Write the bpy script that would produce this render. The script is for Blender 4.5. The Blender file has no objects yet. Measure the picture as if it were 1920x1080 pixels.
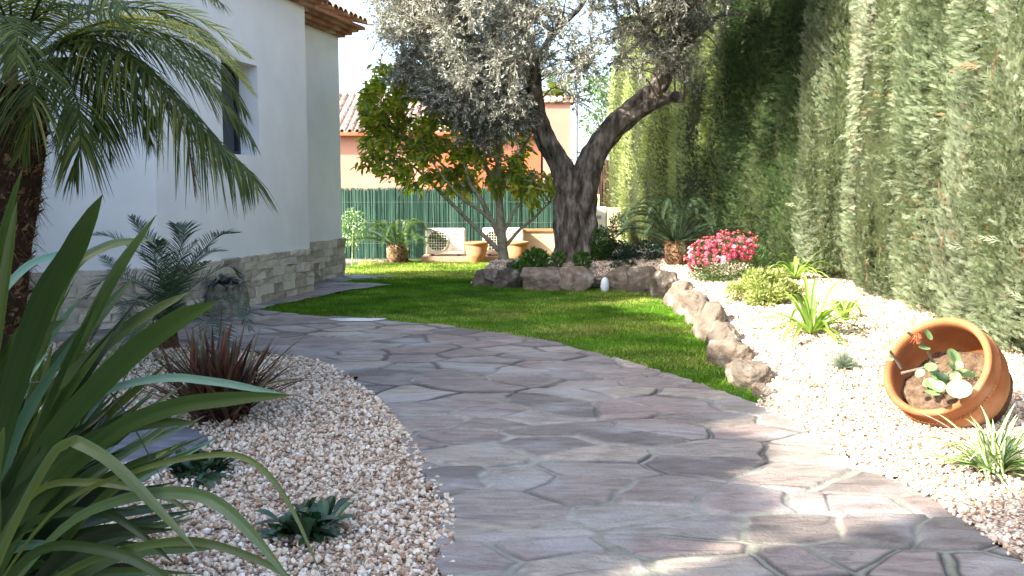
import bpy, math, random
import numpy as np
from mathutils import Vector, noise as mnoise
rng = np.random.default_rng(7); random.seed(7)
scene = bpy.context.scene
# ---------------------------------------------------------------- camera, sky, sun, exposure
H = 1.45; F = 1750.0; PITCH = math.atan(178 / F)
cam = bpy.data.cameras.new("camera"); cam.sensor_width = 36; cam.lens = F / 1920 * 36
cam.clip_start = 0.05; cam.clip_end = 400
camo = bpy.data.objects.new("camera", cam); scene.collection.objects.link(camo)
camo.location = (0, 0, H); camo.rotation_euler = (math.pi / 2 - PITCH, 0, 0); scene.camera = camo
SUN_EL = math.radians(34); LD = np.array([.89, .46, 0]); LD /= np.linalg.norm(LD)
w = bpy.data.worlds.new("World"); scene.world = w; w.use_nodes = True
nt = w.node_tree; bg = nt.nodes["Background"]
sk = nt.nodes.new("ShaderNodeTexSky"); sk.sky_type = 'NISHITA'; sk.sun_disc = False
sk.sun_elevation = SUN_EL; sk.sun_rotation = math.atan2(-LD[0], -LD[1]) % (2 * math.pi)
sk.air_density = 0.85; sk.dust_density = 3.0; sk.ozone_density = 0.5
nt.links.new(sk.outputs[0], bg.inputs[0]); bg.inputs[1].default_value = 0.15
sun = bpy.data.lights.new("sun", 'SUN'); sun.energy = 3.6; sun.angle = math.radians(0.6); sun.color = (1, .92, .79)
suno = bpy.data.objects.new("sun", sun); scene.collection.objects.link(suno)
d = Vector((LD[0] * math.cos(SUN_EL), LD[1] * math.cos(SUN_EL), -math.sin(SUN_EL)))
suno.rotation_euler = d.to_track_quat('-Z', 'Y').to_euler()
scene.view_settings.view_transform = 'Standard'; scene.view_settings.look = 'None'
scene.view_settings.exposure = 2.4; scene.view_settings.gamma = 1
scene.cycles.max_bounces = 6; scene.cycles.diffuse_bounces = 3; scene.cycles.transmission_bounces = 4
scene.cycles.transparent_max_bounces = 4
# ---------------------------------------------------------------- helpers
cp, sp = math.cos(PITCH), math.sin(PITCH)
def ray(px, py):
    u = (px - 960) / F; v = (540 - py) / F
    return np.array([u, cp + v * sp, -sp + v * cp])
def at(px, py, z=0.0):
    r = ray(px, py); return np.array([0, 0, H]) + r * ((z - H) / r[2])
def atD(px, py, D):
    r = ray(px, py); return np.array([0, 0, H]) + r * (D / r[1])
def nrm(a):
    a = np.asarray(a, float); return a / np.maximum(np.linalg.norm(a, axis=-1, keepdims=True), 1e-9)
def sstep(a, b, x):
    t = np.clip((x - a) / (b - a), 0, 1); return t * t * (3 - 2 * t)
def inpoly(x, y, poly):
    p = np.asarray(poly); r = np.zeros(np.shape(x), bool); j = len(p) - 1
    for i in range(len(p)):
        c = ((p[i, 1] > y) != (p[j, 1] > y)) & (x < (p[j, 0] - p[i, 0]) * (y - p[i, 1]) / (p[j, 1] - p[i, 1] + 1e-12) + p[i, 0])
        r ^= c; j = i
    return r
def spline(P, n):
    P = np.asarray(P, float)
    if len(P) < 3:
        t = np.linspace(0, 1, n)[:, None]; return P[0] * (1 - t) + P[-1] * t
    Q = np.vstack([2 * P[0] - P[1], P, 2 * P[-1] - P[-2]]); out = []
    for s in np.linspace(0, len(P) - 1 - 1e-6, n):
        i = int(s); t = s - i; a, b, c, e = Q[i:i + 4]
        out.append(.5 * ((2 * b) + (-a + c) * t + (2 * a - 5 * b + 4 * c - e) * t * t + (-a + 3 * b - 3 * c + e) * t ** 3))
    return np.array(out)
_K = rng.normal(size=(24, 3)); _PH = rng.uniform(0, 6.28, 24)
def fnoise(p, f=1.0, n=10):
    """cheap smooth noise, roughly -1..1, on an (N,3) or (N,2) array"""
    p = np.asarray(p, float)
    if p.shape[-1] == 2: p = np.concatenate([p, np.zeros(p.shape[:-1] + (1,))], -1)
    s = 0
    for i in range(n): s = s + np.sin((p * f) @ _K[i] * (1 + i * .18) + _PH[i] + 1.3 * np.sin((p * f * .7) @ _K[23 - i] + _PH[23 - i]))
    return s / (n * .5)
class MB:
    def __init__(s): s.v = []; s.f = []; s.r = []; s.m = []; s.n = 0
    def add(s, v, f, r=None, mi=0):
        v = np.asarray(v, float).reshape(-1, 3); f = np.asarray(f, int)
        if len(f) == 0: return
        s.v.append(v); s.f.append(f + s.n); s.n += len(v)
        s.r.append(np.full(len(f), rng.random()) if r is None else (np.full(len(f), r) if np.isscalar(r) else np.asarray(r)))
        s.m.append(np.full(len(f), mi))
    def box(s, c, size, rz=0, r=None, mi=0, jit=0):
        c = np.asarray(c, float); h = np.asarray(size, float) / 2
        v = np.array([[x, y, z] for x in (-1, 1) for y in (-1, 1) for z in (-1, 1)]) * h
        if jit: v = v + rng.uniform(-jit, jit, v.shape)
        ca, sa = math.cos(rz), math.sin(rz); v = np.stack([v[:, 0] * ca - v[:, 1] * sa, v[:, 0] * sa + v[:, 1] * ca, v[:, 2]], 1) + c
        s.add(v, [[0, 1, 3, 2], [4, 6, 7, 5], [0, 4, 5, 1], [2, 3, 7, 6], [0, 2, 6, 4], [1, 5, 7, 3]], r, mi)
    def tube(s, P, R, k=8, r=None, mi=0, rug=0.0, caps=True, flute=0):
        P = np.asarray(P, float); n = len(P); R = np.broadcast_to(R, (n,)).astype(float)
        T = nrm(np.gradient(P, axis=0)); ref = np.array([0.3, -1, .2]); A = nrm(np.cross(T, ref)); B = np.cross(T, A)
        th = np.linspace(0, 2 * np.pi, k, endpoint=False)
        ring = A[:, None] * np.cos(th)[None, :, None] + B[:, None] * np.sin(th)[None, :, None]
        mul = np.ones((n, k))
        if rug:
            q = P[:, None] + ring * R[:, None, None]
            mul = 1 + rug * fnoise(q, 5) + rug * .6 * fnoise(q * [1, 1, .35], 17)
            if flute: mul = mul + flute * np.sin(th * 5 + 1.5 * np.sin(P[:, 2:3] * 3.0))
        v = P[:, None] + ring * (R[:, None] * mul)[..., None]; v = v.reshape(-1, 3)
        i = np.arange(n - 1)[:, None] * k; j = np.arange(k)[None]; j2 = (j + 1) % k
        f = np.stack([i + j, i + j2, i + k + j2, i + k + j], -1).reshape(-1, 4)
        s.add(v, f, r, mi)
        if caps:
            for e, o in ((0, 0), (n - 1, (n - 1) * k)):
                c = len(v); vv = np.vstack([v[o:o + k], P[e]]); ff = np.stack([np.arange(k), (np.arange(k) + 1) % k, np.full(k, k)], 1)
                s.add(vv, ff if e else ff[:, ::-1], s.r[-1][0], mi)
    def lathe(s, prof, k=32, c=(0, 0, 0), M=None, r=None, mi=0, wob=0):
        prof = np.asarray(prof, float); th = np.linspace(0, 2 * np.pi, k, endpoint=False)
        v = np.stack([prof[:, 0:1] * np.cos(th), prof[:, 0:1] * np.sin(th), np.repeat(prof[:, 1:2], k, 1)], -1).reshape(-1, 3)
        if wob: v = v * (1 + wob * fnoise(v, 4)[:, None])
        if M is not None: v = v @ np.asarray(M).T
        v = v + np.asarray(c); n = len(prof); i = np.arange(n - 1)[:, None] * k; j = np.arange(k)[None]; j2 = (j + 1) % k
        s.add(v, np.stack([i + j, i + j2, i + k + j2, i + k + j], -1).reshape(-1, 4), r, mi)
    def inst(s, tv, tf, P, Fr, S, r=None, mi=0):
        tv = np.asarray(tv, float); N = len(P); S = np.asarray(S, float)
        if S.ndim == 0: S = np.full((N, 1), float(S))
        if S.ndim == 1: S = S[:, None]
        S = np.broadcast_to(S, (N, 3)) if S.shape[1] == 1 else S
        v = np.einsum('nij,nkj->nki', Fr, tv[None] * S[:, None]) + np.asarray(P)[:, None]
        f = np.asarray(tf)[None] + (np.arange(N) * len(tv))[:, None, None]
        rr = rng.random(N) if r is None else np.asarray(r)
        s.add(v.reshape(-1, 3), f.reshape(-1, np.asarray(tf).shape[1]), np.repeat(rr, len(tf)), mi)
    def straps(s, P, D, L, W, N, droop=0.0, prof=(1, .9, .05), r=None, mi=0, fold=0.0, side=None):
        """N blades: base P, direction D, length L, width W, face normal N"""
        P = np.asarray(P, float); n = len(P); D = nrm(D); L = np.broadcast_to(L, (n,)); W = np.broadcast_to(W, (n,)); dr = np.broadcast_to(droop, (n,))
        sd = nrm(np.cross(D, np.asarray(N, float) + 1e-4)) if side is None else side
        nn = np.cross(sd, D); m = len(prof); t = np.linspace(0, 1, m); pr = np.array(prof)
        C = P[:, None] + D[:, None] * (L[:, None] * t)[..., None]
        C[..., 2] -= dr[:, None] * L[:, None] * t ** 2
        off = sd[:, None] * (W[:, None] * pr / 2)[..., None]
        rr = rng.random(n) if r is None else np.broadcast_to(r, (n,))
        if fold:
            up = nn[:, None] * (W[:, None] * pr / 2 * fold)[..., None]
            v = np.stack([C - off + up, C, C + off + up], 2).reshape(-1, 3); b = (np.arange(n) * m * 3)[:, None] + np.arange(m - 1)[None] * 3
            f = np.stack([np.stack([b, b + 1, b + 4, b + 3], -1), np.stack([b + 1, b + 2, b + 5, b + 4], -1)], 2).reshape(-1, 4)
            s.add(v, f, np.repeat(rr, (m - 1) * 2), mi)
        else:
            v = np.stack([C - off, C + off], 2).reshape(-1, 3); b = (np.arange(n) * m * 2)[:, None] + np.arange(m - 1)[None] * 2
            s.add(v, np.stack([b, b + 1, b + 3, b + 2], -1).reshape(-1, 4), np.repeat(rr, m - 1), mi)
    def ribbon(s, C, Wd, N, r=None, mi=0, fold=.25):
        """one long blade along points C with widths Wd, N = rough upper side"""
        C = np.asarray(C, float); T = nrm(np.gradient(C, axis=0)); sd = nrm(np.cross(T, np.broadcast_to(N, C.shape)))
        for i in range(1, len(sd)):
            if np.dot(sd[i], sd[i - 1]) < 0: sd[i] *= -1
        up = np.cross(sd, T); o = sd * (np.asarray(Wd)[:, None] / 2); u = up * (np.asarray(Wd)[:, None] / 2 * fold)
        k = 10 if max(Wd) > .026 else 4; a = np.linspace(-1, 1, k + 1); v = np.stack([C + o * q + u * abs(q) ** 1.3 for q in a], 1).reshape(-1, 3)
        b = np.arange(len(C) - 1)[:, None] * (k + 1) + np.arange(k)[None]
        if r is not None and np.isscalar(r):
            tt = np.linspace(0, 1, len(C) - 1)[:, None]; ed = np.abs(np.linspace(-1, 1, k))[None]; amp = 1 if r < .8 else .3
            r = np.clip(r + amp * (.05 * ed ** 6 + rng.normal(0, .035, (1, k)) - .03 * (ed < .12) + (.06 * (ed < .12) if k > 4 else 0)) + (.2 * tt ** 5 if r < .7 else 0 * tt), 0, 1).ravel()
        s.add(v, np.stack([b, b + 1, b + k + 2, b + k + 1], -1).reshape(-1, 4), r, mi)
    def mesh(s, name, mats, smooth=False):
        me = bpy.data.meshes.new(name); v = np.vstack(s.v) if s.v else np.zeros((0, 3))
        me.vertices.add(len(v)); me.vertices.foreach_set("co", v.astype(np.float32).ravel())
        li = np.concatenate([f.ravel() for f in s.f]); tot = np.concatenate([np.full(len(f), f.shape[1]) for f in s.f])
        st = np.concatenate([[0], np.cumsum(tot)[:-1]])
        me.loops.add(len(li)); me.loops.foreach_set("vertex_index", li.astype(np.int32))
        me.polygons.add(len(tot)); me.polygons.foreach_set("loop_start", st.astype(np.int32)); me.polygons.foreach_set("loop_total", tot.astype(np.int32))
        me.polygons.foreach_set("material_index", np.concatenate(s.m).astype(np.int32))
        me.update(calc_edges=True)
        a = me.attributes.new("rnd", 'FLOAT', 'FACE'); a.data.foreach_set("value", np.concatenate(s.r).astype(np.float32))
        me.polygons.foreach_set("use_smooth", np.full(len(tot), smooth))
        for m in (mats if isinstance(mats, (list, tuple)) else [mats]): me.materials.append(m)
        return me
    def build(s, name, mats, parent=None, smooth=False, **kw):
        o = bpy.data.objects.new(name, s.mesh(name, mats, smooth)); scene.collection.objects.link(o)
        if parent is not None: o.parent = parent
        return tag(o, **kw)
def tag(o, label=None, cat=None, group=None, kind=None):
    if label: o['label'] = label
    if cat: o['category'] = cat
    if group: o['group'] = group
    if kind: o['kind'] = kind
    return o
def thing(name, loc, label, cat, group=None):
    o = bpy.data.objects.new(name, None); o.empty_display_size = .1; scene.collection.objects.link(o)
    o.location = tuple(float(q) for q in loc); return tag(o, label, cat, group)
def dup(root, loc, rz=0, scale=1, label=None):
    r = root.copy(); scene.collection.objects.link(r); r.location = tuple(float(q) for q in loc); r.rotation_euler = (0, 0, rz)
    r.scale = (scale,) * 3 if np.isscalar(scale) else scale
    if label: r['label'] = label
    for ch in list(root.children):
        c = ch.copy(); scene.collection.objects.link(c); c.parent = r
        for g in list(ch.children):
            k = g.copy(); scene.collection.objects.link(k); k.parent = c
    return r
def rand_dirs(n): return nrm(rng.normal(size=(n, 3)))
def frames(D, N):
    D = nrm(D); S = nrm(np.cross(D, N)); N2 = np.cross(S, D); return np.stack([S, D, N2], -1)
# ---------------------------------------------------------------- materials
class NT:
    def __init__(s, name):
        s.m = bpy.data.materials.new(name); s.m.use_nodes = True; s.t = s.m.node_tree; s.b = s.t.nodes["Principled BSDF"]; s.out = s.t.nodes["Material Output"]
        s.tc = None
    def n(s, ty, **kw):
        nd = s.t.nodes.new(ty)
        for k, v in kw.items():
            if k.startswith('_'): setattr(nd, k[1:], v)
            else: nd.inputs[k.replace('__', ' ')].default_value = v
        return nd
    def l(s, a, b): s.t.links.new(a, b)
    def co(s, sc=(1, 1, 1)):
        if s.tc is None: s.tc = s.n("ShaderNodeTexCoord")
        mp = s.n("ShaderNodeMapping"); mp.inputs["Scale"].default_value = sc; s.l(s.tc.outputs["Object"], mp.inputs[0]); return mp.outputs[0]
    def noise(s, scale, detail=4, sc=(1, 1, 1), rough=.55, dist=0):
        nd = s.n("ShaderNodeTexNoise", Scale=scale, Detail=detail, Roughness=rough, Distortion=dist); s.l(s.co(sc), nd.inputs["Vector"]); return nd.outputs["Fac"]
    def ramp(s, fac, stops):
        r = s.n("ShaderNodeValToRGB"); e = r.color_ramp.elements
        while len(e) < len(stops): e.new(.5)
        for i, (p, c) in enumerate(stops): e[i].position = p; e[i].color = (*c, 1)
        s.l(fac, r.inputs[0]); return r.outputs[0]
    def rnd(s, name="rnd"):
        a = s.n("ShaderNodeAttribute"); a.attribute_name = name; return a.outputs["Fac"]
    def mix(s, fac, a, b, mode='MIX'):
        m = s.n("ShaderNodeMix"); m.data_type = 'RGBA'; m.blend_type = mode
        if isinstance(fac, (int, float)): m.inputs[0].default_value = fac
        else: s.l(fac, m.inputs[0])
        for i, x in ((6, a), (7, b)):
            if isinstance(x, tuple): m.inputs[i].default_value = (*x, 1)
            else: s.l(x, m.inputs[i])
        return m.outputs[2]
    def math(s, op, a, b=0.0, clamp=False):
        m = s.n("ShaderNodeMath", _operation=op); m.use_clamp = clamp
        for i, x in enumerate((a, b)):
            if isinstance(x, (int, float)): m.inputs[i].default_value = x
            else: s.l(x, m.inputs[i])
        return m.outputs[0]
    def bump(s, h, strength=.5, dist=.01):
        b = s.n("ShaderNodeBump", Strength=strength, Distance=dist); s.l(h, b.inputs["Height"]); s.l(b.outputs[0], s.b.inputs["Normal"]); return b
    def fin(s, col=None, rough=.7, spec=.3):
        if col is not None:
            if isinstance(col, tuple): s.b.inputs["Base Color"].default_value = (*col, 1)
            else: s.l(col, s.b.inputs["Base Color"])
        s.b.inputs["Roughness"].default_value = rough; s.b.inputs["Specular IOR Level"].default_value = spec; return s.m
def leaf_mat(name, stops, transl=.3, tcol=None, rough=.5, spec=.35, var=.25, vs=2.0):
    m = NT(name); c = m.ramp(m.rnd(), stops)
    nz = m.noise(vs, 2); c = m.mix(var, c, m.ramp(nz, [(.3, (.25, .25, .25)), (.7, (1.5, 1.5, 1.5))]), 'MULTIPLY')
    m.fin(c, rough, spec)
    tr = m.n("ShaderNodeBsdfTranslucent"); tc = m.mix(1.0, c, tcol or (1.6, 1.9, .6), 'MULTIPLY'); m.l(tc, tr.inputs[0])
    mx = m.n("ShaderNodeMixShader"); mx.inputs[0].default_value = transl
    m.l(m.b.outputs[0], mx.inputs[1]); m.l(tr.outputs[0], mx.inputs[2]); m.l(mx.outputs[0], m.out.inputs[0]); return m.m
def rough_mat(name, stops, scale=6, bump=.5, bscale=30, bd=.01, rough=.85, usernd=.0, sc=(1, 1, 1), spec=.2):
    m = NT(name); f = m.noise(scale, 6, sc)
    if usernd: f = m.math('ADD', m.math('MULTIPLY', f, 1 - usernd), m.math('MULTIPLY', m.rnd(), usernd))
    c = m.ramp(f, stops); m.bump(m.noise(bscale, 6, sc), bump, bd); return m.fin(c, rough, spec)
M = {}
M['plaster'] = rough_mat('plaster', [(.3, (.72, .73, .73)), (.65, (.80, .80, .79))], 2.2, .35, 45, .004, .9)
M['stonework'] = rough_mat('stonework', [(.25, (.27, .235, .18)), (.5, (.47, .42, .34)), (.75, (.64, .58, .48))], 9, .8, 25, .02, .9, .45)
M['mortar'] = rough_mat('mortar', [(.3, (.36, .33, .28)), (.7, (.46, .42, .36))], 10, .3, 50, .004)
M['tile'] = rough_mat('roof_tile', [(.25, (.20, .10, .06)), (.5, (.36, .20, .12)), (.75, (.48, .34, .24))], 5, .4, 40, .005, .9, .5)
M['tile_grey'] = rough_mat('weathered_tile', [(.25, (.26, .17, .13)), (.5, (.42, .31, .25)), (.75, (.52, .43, .36))], 5, .4, 40, .005, .9, .5)
M['brick'] = rough_mat('eave_brick', [(.25, (.22, .09, .05)), (.5, (.36, .17, .10)), (.75, (.42, .27, .17))], 8, .4, 40, .004, .9, .5)
M['salmon'] = rough_mat('salmon_render', [(.3, (.37, .20, .15)), (.7, (.42, .235, .175))], .8, .1, 60, .003, .9)
M['orange'] = rough_mat('orange_render', [(.3, (.38, .11, .055)), (.7, (.42, .13, .065))], .8, .1, 60, .003, .9)
M['white_metal'] = rough_mat('cream_metal', [(.3, (.62, .59, .50)), (.7, (.68, .65, .56))], 2, .03, 60, .002, .5)
M['dark'] = NT('dark_metal').fin((.03, .03, .035), .5)
M['glass'] = NT('window_glass').fin((.02, .025, .03), .08, .6)
M['grey_metal'] = NT('grey_metal').fin((.22, .23, .24), .5)
M['terracotta'] = rough_mat('terracotta', [(.25, (.20, .07, .03)), (.5, (.34, .135, .055)), (.72, (.46, .27, .15))], 3, .25, 35, .004, .8)
M['terra_far'] = rough_mat('terracotta_pale', [(.25, (.40, .17, .08)), (.75, (.50, .24, .12))], 5, .15, 35, .004, .8)
M['soil'] = rough_mat('soil', [(.3, (.07, .045, .03)), (.6, (.15, .10, .065)), (.8, (.28, .20, .14))], 30, 1, 60, .02, 1)
M['ground'] = rough_mat('ground_soil', [(.3, (.08, .065, .04)), (.7, (.14, .12, .07))], 3, .6, 40, .02, 1)
M['lawn'] = rough_mat('lawn_ground', [(.3, (.04, .08, .015)), (.7, (.08, .14, .03))], 4, .6, 120, .01, 1)
M['olive_bark'] = rough_mat('olive_bark', [(.3, (.02, .017, .014)), (.48, (.11, .093, .08)), (.7, (.30, .265, .235))], 12, 1, 22, .05, .95, 0, (1, 1, .28))
M['twig'] = rough_mat('twig_bark', [(.3, (.10, .08, .06)), (.7, (.22, .19, .15))], 20, .3, 60, .003)
M['mag_bark'] = rough_mat('magnolia_bark', [(.3, (.15, .135, .09)), (.7, (.34, .31, .22))], 12, .4, 50, .004)
M['red_bark'] = rough_mat('hedge_bark', [(.3, (.10, .04, .02)), (.7, (.30, .14, .07))], 20, .6, 60, .006, .9, 0, (1, 1, .3))
M['palm_bark'] = rough_mat('palm_bark', [(.25, (.035, .02, .012)), (.5, (.15, .075, .04)), (.78, (.36, .24, .14))], 14, 1, 40, .03, .95, .5)
M['boulder'] = None
m = NT('boulder'); f = m.noise(5, 6); f2 = m.noise(18, 5)
ob = m.n("ShaderNodeObjectInfo"); ff = m.math('ADD', m.math('MULTIPLY', f, .75), m.math('MULTIPLY', ob.outputs["Random"], .25))
c = m.ramp(ff, [(.25, (.045, .038, .032)), (.42, (.12, .10, .08)), (.58, (.20, .155, .12)), (.75, (.32, .29, .25))])
c = m.mix(m.ramp(m.noise(7, 4), [(.55, (0, 0, 0)), (.68, (1, 1, 1))]), c, (.30, .29, .25))
m.bump(m.math('ADD', f2, m.math('MULTIPLY', m.noise(60, 4), .4)), .8, .03); M['boulder'] = m.fin(c, .9, .2)
m = NT('planter_rock'); c = m.ramp(m.noise(8, 6), [(.3, (.10, .09, .065)), (.55, (.20, .19, .14)), (.75, (.36, .35, .30))]); m.bump(m.noise(20, 6), .9, .03); M['planter'] = m.fin(c, .95)
M['slate'] = rough_mat('slate_slab', [(.3, (.09, .10, .12)), (.6, (.17, .18, .21)), (.8, (.26, .27, .30))], 5, .5, 14, .01, .55, 0, (1, 3, 1), .4)
m = NT('gravel_stone'); c = m.ramp(m.rnd(), [(0, (.20, .11, .06)), (.09, (.42, .27, .18)), (.24, (.56, .42, .31)), (.5, (.65, .56, .44)), (.78, (.70, .62, .51)), (.94, (.76, .72, .64)), (1, (.80, .78, .74))])
c = m.mix(.45, c, m.ramp(m.noise(90, 3), [(.3, (.55, .5, .45)), (.7, (1.25, 1.2, 1.15))]), 'MULTIPLY'); m.bump(m.noise(160, 3), .5, .002); M['gravel'] = m.fin(c, .85)
m = NT('gravel_ground'); v = m.n("ShaderNodeTexVoronoi", Scale=55); m.l(m.co(), v.inputs["Vector"])
sx = m.n("ShaderNodeSeparateColor"); m.l(v.outputs["Color"], sx.inputs[0])
c = m.ramp(sx.outputs[0], [(0, (.40, .26, .16)), (.3, (.58, .44, .33)), (.7, (.66, .56, .45)), (1, (.74, .68, .58))])
c = m.mix(m.ramp(v.outputs["Distance"], [(.35, (0, 0, 0)), (.75, (1, 1, 1))]), c, (.14, .09, .06)); m.bump(v.outputs["Distance"], 1, -.012); M['gravel_ground'] = m.fin(c, .9)
# paving
m = NT('paving'); st = m.rnd("stone"); tint = m.rnd("tint"); moss = m.rnd("moss")
base = m.ramp(tint, [(0, (.145, .125, .115)), (.25, (.21, .18, .16)), (.5, (.25, .195, .175)), (.75, (.255, .23, .205)), (1, (.34, .29, .235))])
wv = m.noise(4, 8, (1, 3.2, 1), .65, 1.2)
base = m.mix(.9, base, m.ramp(wv, [(.28, (.48, .46, .46)), (.5, (.95, .95, .95)), (.72, (1.4, 1.38, 1.36))]), 'MULTIPLY')
base = m.mix(m.ramp(m.noise(1.3, 6, (1, 1.6, 1)), [(.50, (0, 0, 0)), (.68, (.7, .7, .7))]), base, (.36, .36, .36))
base = m.mix(m.ramp(m.noise(60, 3), [(.60, (0, 0, 0)), (.75, (.5, .5, .5))]), base, (.10, .085, .085))
mort = m.ramp(m.noise(14, 6), [(.3, (.20, .19, .165)), (.7, (.34, .33, .29))])
mort = m.mix(moss, mort, m.ramp(m.noise(60, 4), [(.3, (.05, .06, .025)), (.7, (.14, .16, .06))]))
col = m.mix(st, mort, base); crack = m.rnd("crack"); col = m.mix(crack, col, (.035, .03, .03))
h = m.math('ADD', m.math('MULTIPLY', wv, .6), m.math('MULTIPLY', m.noise(50, 5), .35)); m.bump(h, 1.0, .02)
M['paving'] = m.fin(col, .62, .35)
# leaves
M['olive_leaf'] = leaf_mat('olive_leaf', [(0, (.085, .095, .075)), (.4, (.20, .21, .18)), (.75, (.40, .41, .38)), (1, (.58, .59, .56))], .22, (1.3, 1.4, .9), .42, .5)
M['mag_leaf'] = leaf_mat('magnolia_leaf', [(0, (.09, .15, .03)), (.45, (.24, .30, .05)), (.8, (.38, .38, .07)), (.95, (.50, .38, .07)), (1, (.42, .24, .06))], .5, (1.9, 2.1, .5), .3, .5)
M['cyp_near'] = leaf_mat('cypress_near', [(0, (.07, .10, .045)), (.4, (.16, .20, .115)), (.75, (.27, .305, .21)), (.97, (.40, .42, .32)), (1, (.28, .17, .09))], .25, (1.3, 1.5, .7), .6, .25, .5, 1.2)
M['cyp_mid'] = leaf_mat('cypress_clipped', [(0, (.13, .18, .055)), (.5, (.28, .33, .125)), (1, (.40, .44, .21))], .25, (1.3, 1.5, .6), .6, .25, .4, 1.5)
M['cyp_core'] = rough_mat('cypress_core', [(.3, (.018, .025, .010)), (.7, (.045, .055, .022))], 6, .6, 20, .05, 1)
M['palm_leaf'] = leaf_mat('palm_leaf', [(0, (.035, .06, .018)), (.6, (.075, .11, .03)), (.9, (.13, .16, .045)), (1, (.24, .24, .07))], .38, (2.6, 2.3, .5), .5, .22, .2)
M['palm_sun'] = leaf_mat('palm_leaf_painted_sun', [(0, (.10, .16, .03)), (.5, (.24, .27, .05)), (1, (.42, .38, .10))], .45, (2.2, 2.0, .5), .35, .5, .2)  # yellow painted in for sun shining through the upper fronds
M['palm_blue'] = leaf_mat('young_palm_leaf', [(0, (.02, .045, .03)), (.6, (.04, .08, .05)), (1, (.07, .12, .06))], .15, None, .4, .5, .2)
M['dry_leaf'] = leaf_mat('dry_frond', [(0, (.10, .06, .04)), (1, (.24, .17, .11))], .2, (1.2, 1, .8), .7)
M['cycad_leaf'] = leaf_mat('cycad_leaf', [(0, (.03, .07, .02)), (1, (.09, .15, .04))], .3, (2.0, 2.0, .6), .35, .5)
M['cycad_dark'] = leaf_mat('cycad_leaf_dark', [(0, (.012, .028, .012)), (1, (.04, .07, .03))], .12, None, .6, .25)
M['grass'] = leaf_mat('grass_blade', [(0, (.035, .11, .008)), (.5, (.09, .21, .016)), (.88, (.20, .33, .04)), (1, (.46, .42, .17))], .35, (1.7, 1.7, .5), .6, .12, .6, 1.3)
M['strap_leaf'] = leaf_mat('strap_leaf', [(0, (.10, .19, .03)), (1, (.28, .38, .09))], .35, None, .4, .4)
M['flower_leaf'] = leaf_mat('flower_bush_leaf', [(0, (.04, .09, .03)), (1, (.12, .19, .06))], .3, None, .5)
M['lime_leaf'] = leaf_mat('lime_bush_leaf', [(0, (.15, .22, .05)), (.6, (.32, .38, .11)), (1, (.50, .50, .26))], .35, (1.5, 1.5, .7), .5)
M['pink'] = leaf_mat('pink_petal', [(0, (.22, .008, .04)), (.55, (.40, .025, .09)), (.85, (.52, .10, .19)), (1, (.66, .34, .40))], .3, (1.2, 1, 1), .6, .2, .1)
M['dark_leaf'] = leaf_mat('dark_shrub_leaf', [(0, (.012, .032, .016)), (.7, (.03, .065, .03)), (1, (.05, .10, .05))], .12, None, .35, .5)
M['mid_leaf'] = leaf_mat('shrub_leaf', [(0, (.03, .08, .015)), (1, (.08, .17, .03))], .3, None, .4, .4)
M['fescue'] = leaf_mat('fescue', [(0, (.12, .17, .12)), (1, (.24, .30, .22))], .2, (1.2, 1.3, .9), .6)
M['jade'] = leaf_mat('succulent_leaf', [(0, (.10, .18, .07)), (.7, (.20, .30, .13)), (1, (.32, .40, .20))], .15, None, .35, .5, .1)
M['orange_bloom'] = leaf_mat('orange_bloom', [(0, (.45, .08, .03)), (1, (.65, .20, .08))], .2, (1, 1, 1), .6)
M['purple_leaf'] = leaf_mat('purple_rosette', [(0, (.03, .05, .04)), (.6, (.06, .09, .07)), (1, (.20, .16, .18))], .1, None, .45)
m = NT('flax_leaf'); r_ = m.rnd(); c = m.ramp(r_, [(0, (.005, .014, .004)), (.45, (.014, .034, .006)), (.75, (.032, .062, .011)), (.84, (.060, .080, .016)), (.9, (.045, .11, .07)), (1, (.09, .19, .14))])
c = m.mix(.4, c, m.ramp(m.noise(3, 3), [(.3, (.6, .6, .5)), (.7, (1.5, 1.4, 1.1))]), 'MULTIPLY'); tip = m.rnd("tip"); c = m.mix(tip, c, (.22, .09, .03)); m.bump(m.noise(8, 4, (6, 6, 1)), .15, .003)
m.fin(c, .42, .35); M['flax'] = m.m
m = NT('red_flax'); c = m.ramp(m.rnd(), [(0, (.02, .010, .008)), (.4, (.065, .024, .017)), (.62, (.13, .045, .03)), (.8, (.07, .065, .03)), (1, (.22, .17, .10))]); M['red_flax'] = m.fin(c, .4, .4)
m = NT('variegated_leaf'); c = m.ramp(m.rnd(), [(0, (.08, .16, .03)), (.45, (.16, .26, .06)), (.55, (.55, .58, .36)), (1, (.68, .70, .50))]); M['varieg'] = m.fin(c, .45)
m = NT('green_screen'); st_ = m.noise(40, 3, (1, 1, .04)); c = m.ramp(m.math('ADD', m.math('MULTIPLY', st_, .6), m.math('MULTIPLY', m.rnd(), .4)), [(.25, (.010, .035, .025)), (.5, (.028, .085, .062)), (.8, (.07, .14, .105))]); m.bump(st_, 1, .01); M['green_screen'] = m.fin(c, .75)
m = NT('brown_screen'); st_ = m.noise(60, 3, (1, 1, .06)); c = m.ramp(m.math('ADD', m.math('MULTIPLY', st_, .6), m.math('MULTIPLY', m.rnd(), .4)), [(.25, (.02, .012, .01)), (.5, (.09, .055, .04)), (.8, (.24, .17, .13))]); m.bump(st_, 1, .01); M['brown_screen'] = m.fin(c, .9)
m = NT('ceramic'); M['ceramic'] = m.fin(m.ramp(m.noise(10, 2), [(.3, (.55, .62, .70)), (.7, (.66, .70, .76))]), .3, .5)
m = NT('puddle_painted_sky'); M['puddle_painted_sky'] = m.fin((.45, .48, .54), .25, .7)  # pale blue base colour stands in for the sky reflected in the water
M['slab'] = rough_mat('patio_tiles', [(.3, (.40, .25, .18)), (.7, (.52, .36, .27))], 4, .2, 40, .004)
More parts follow.
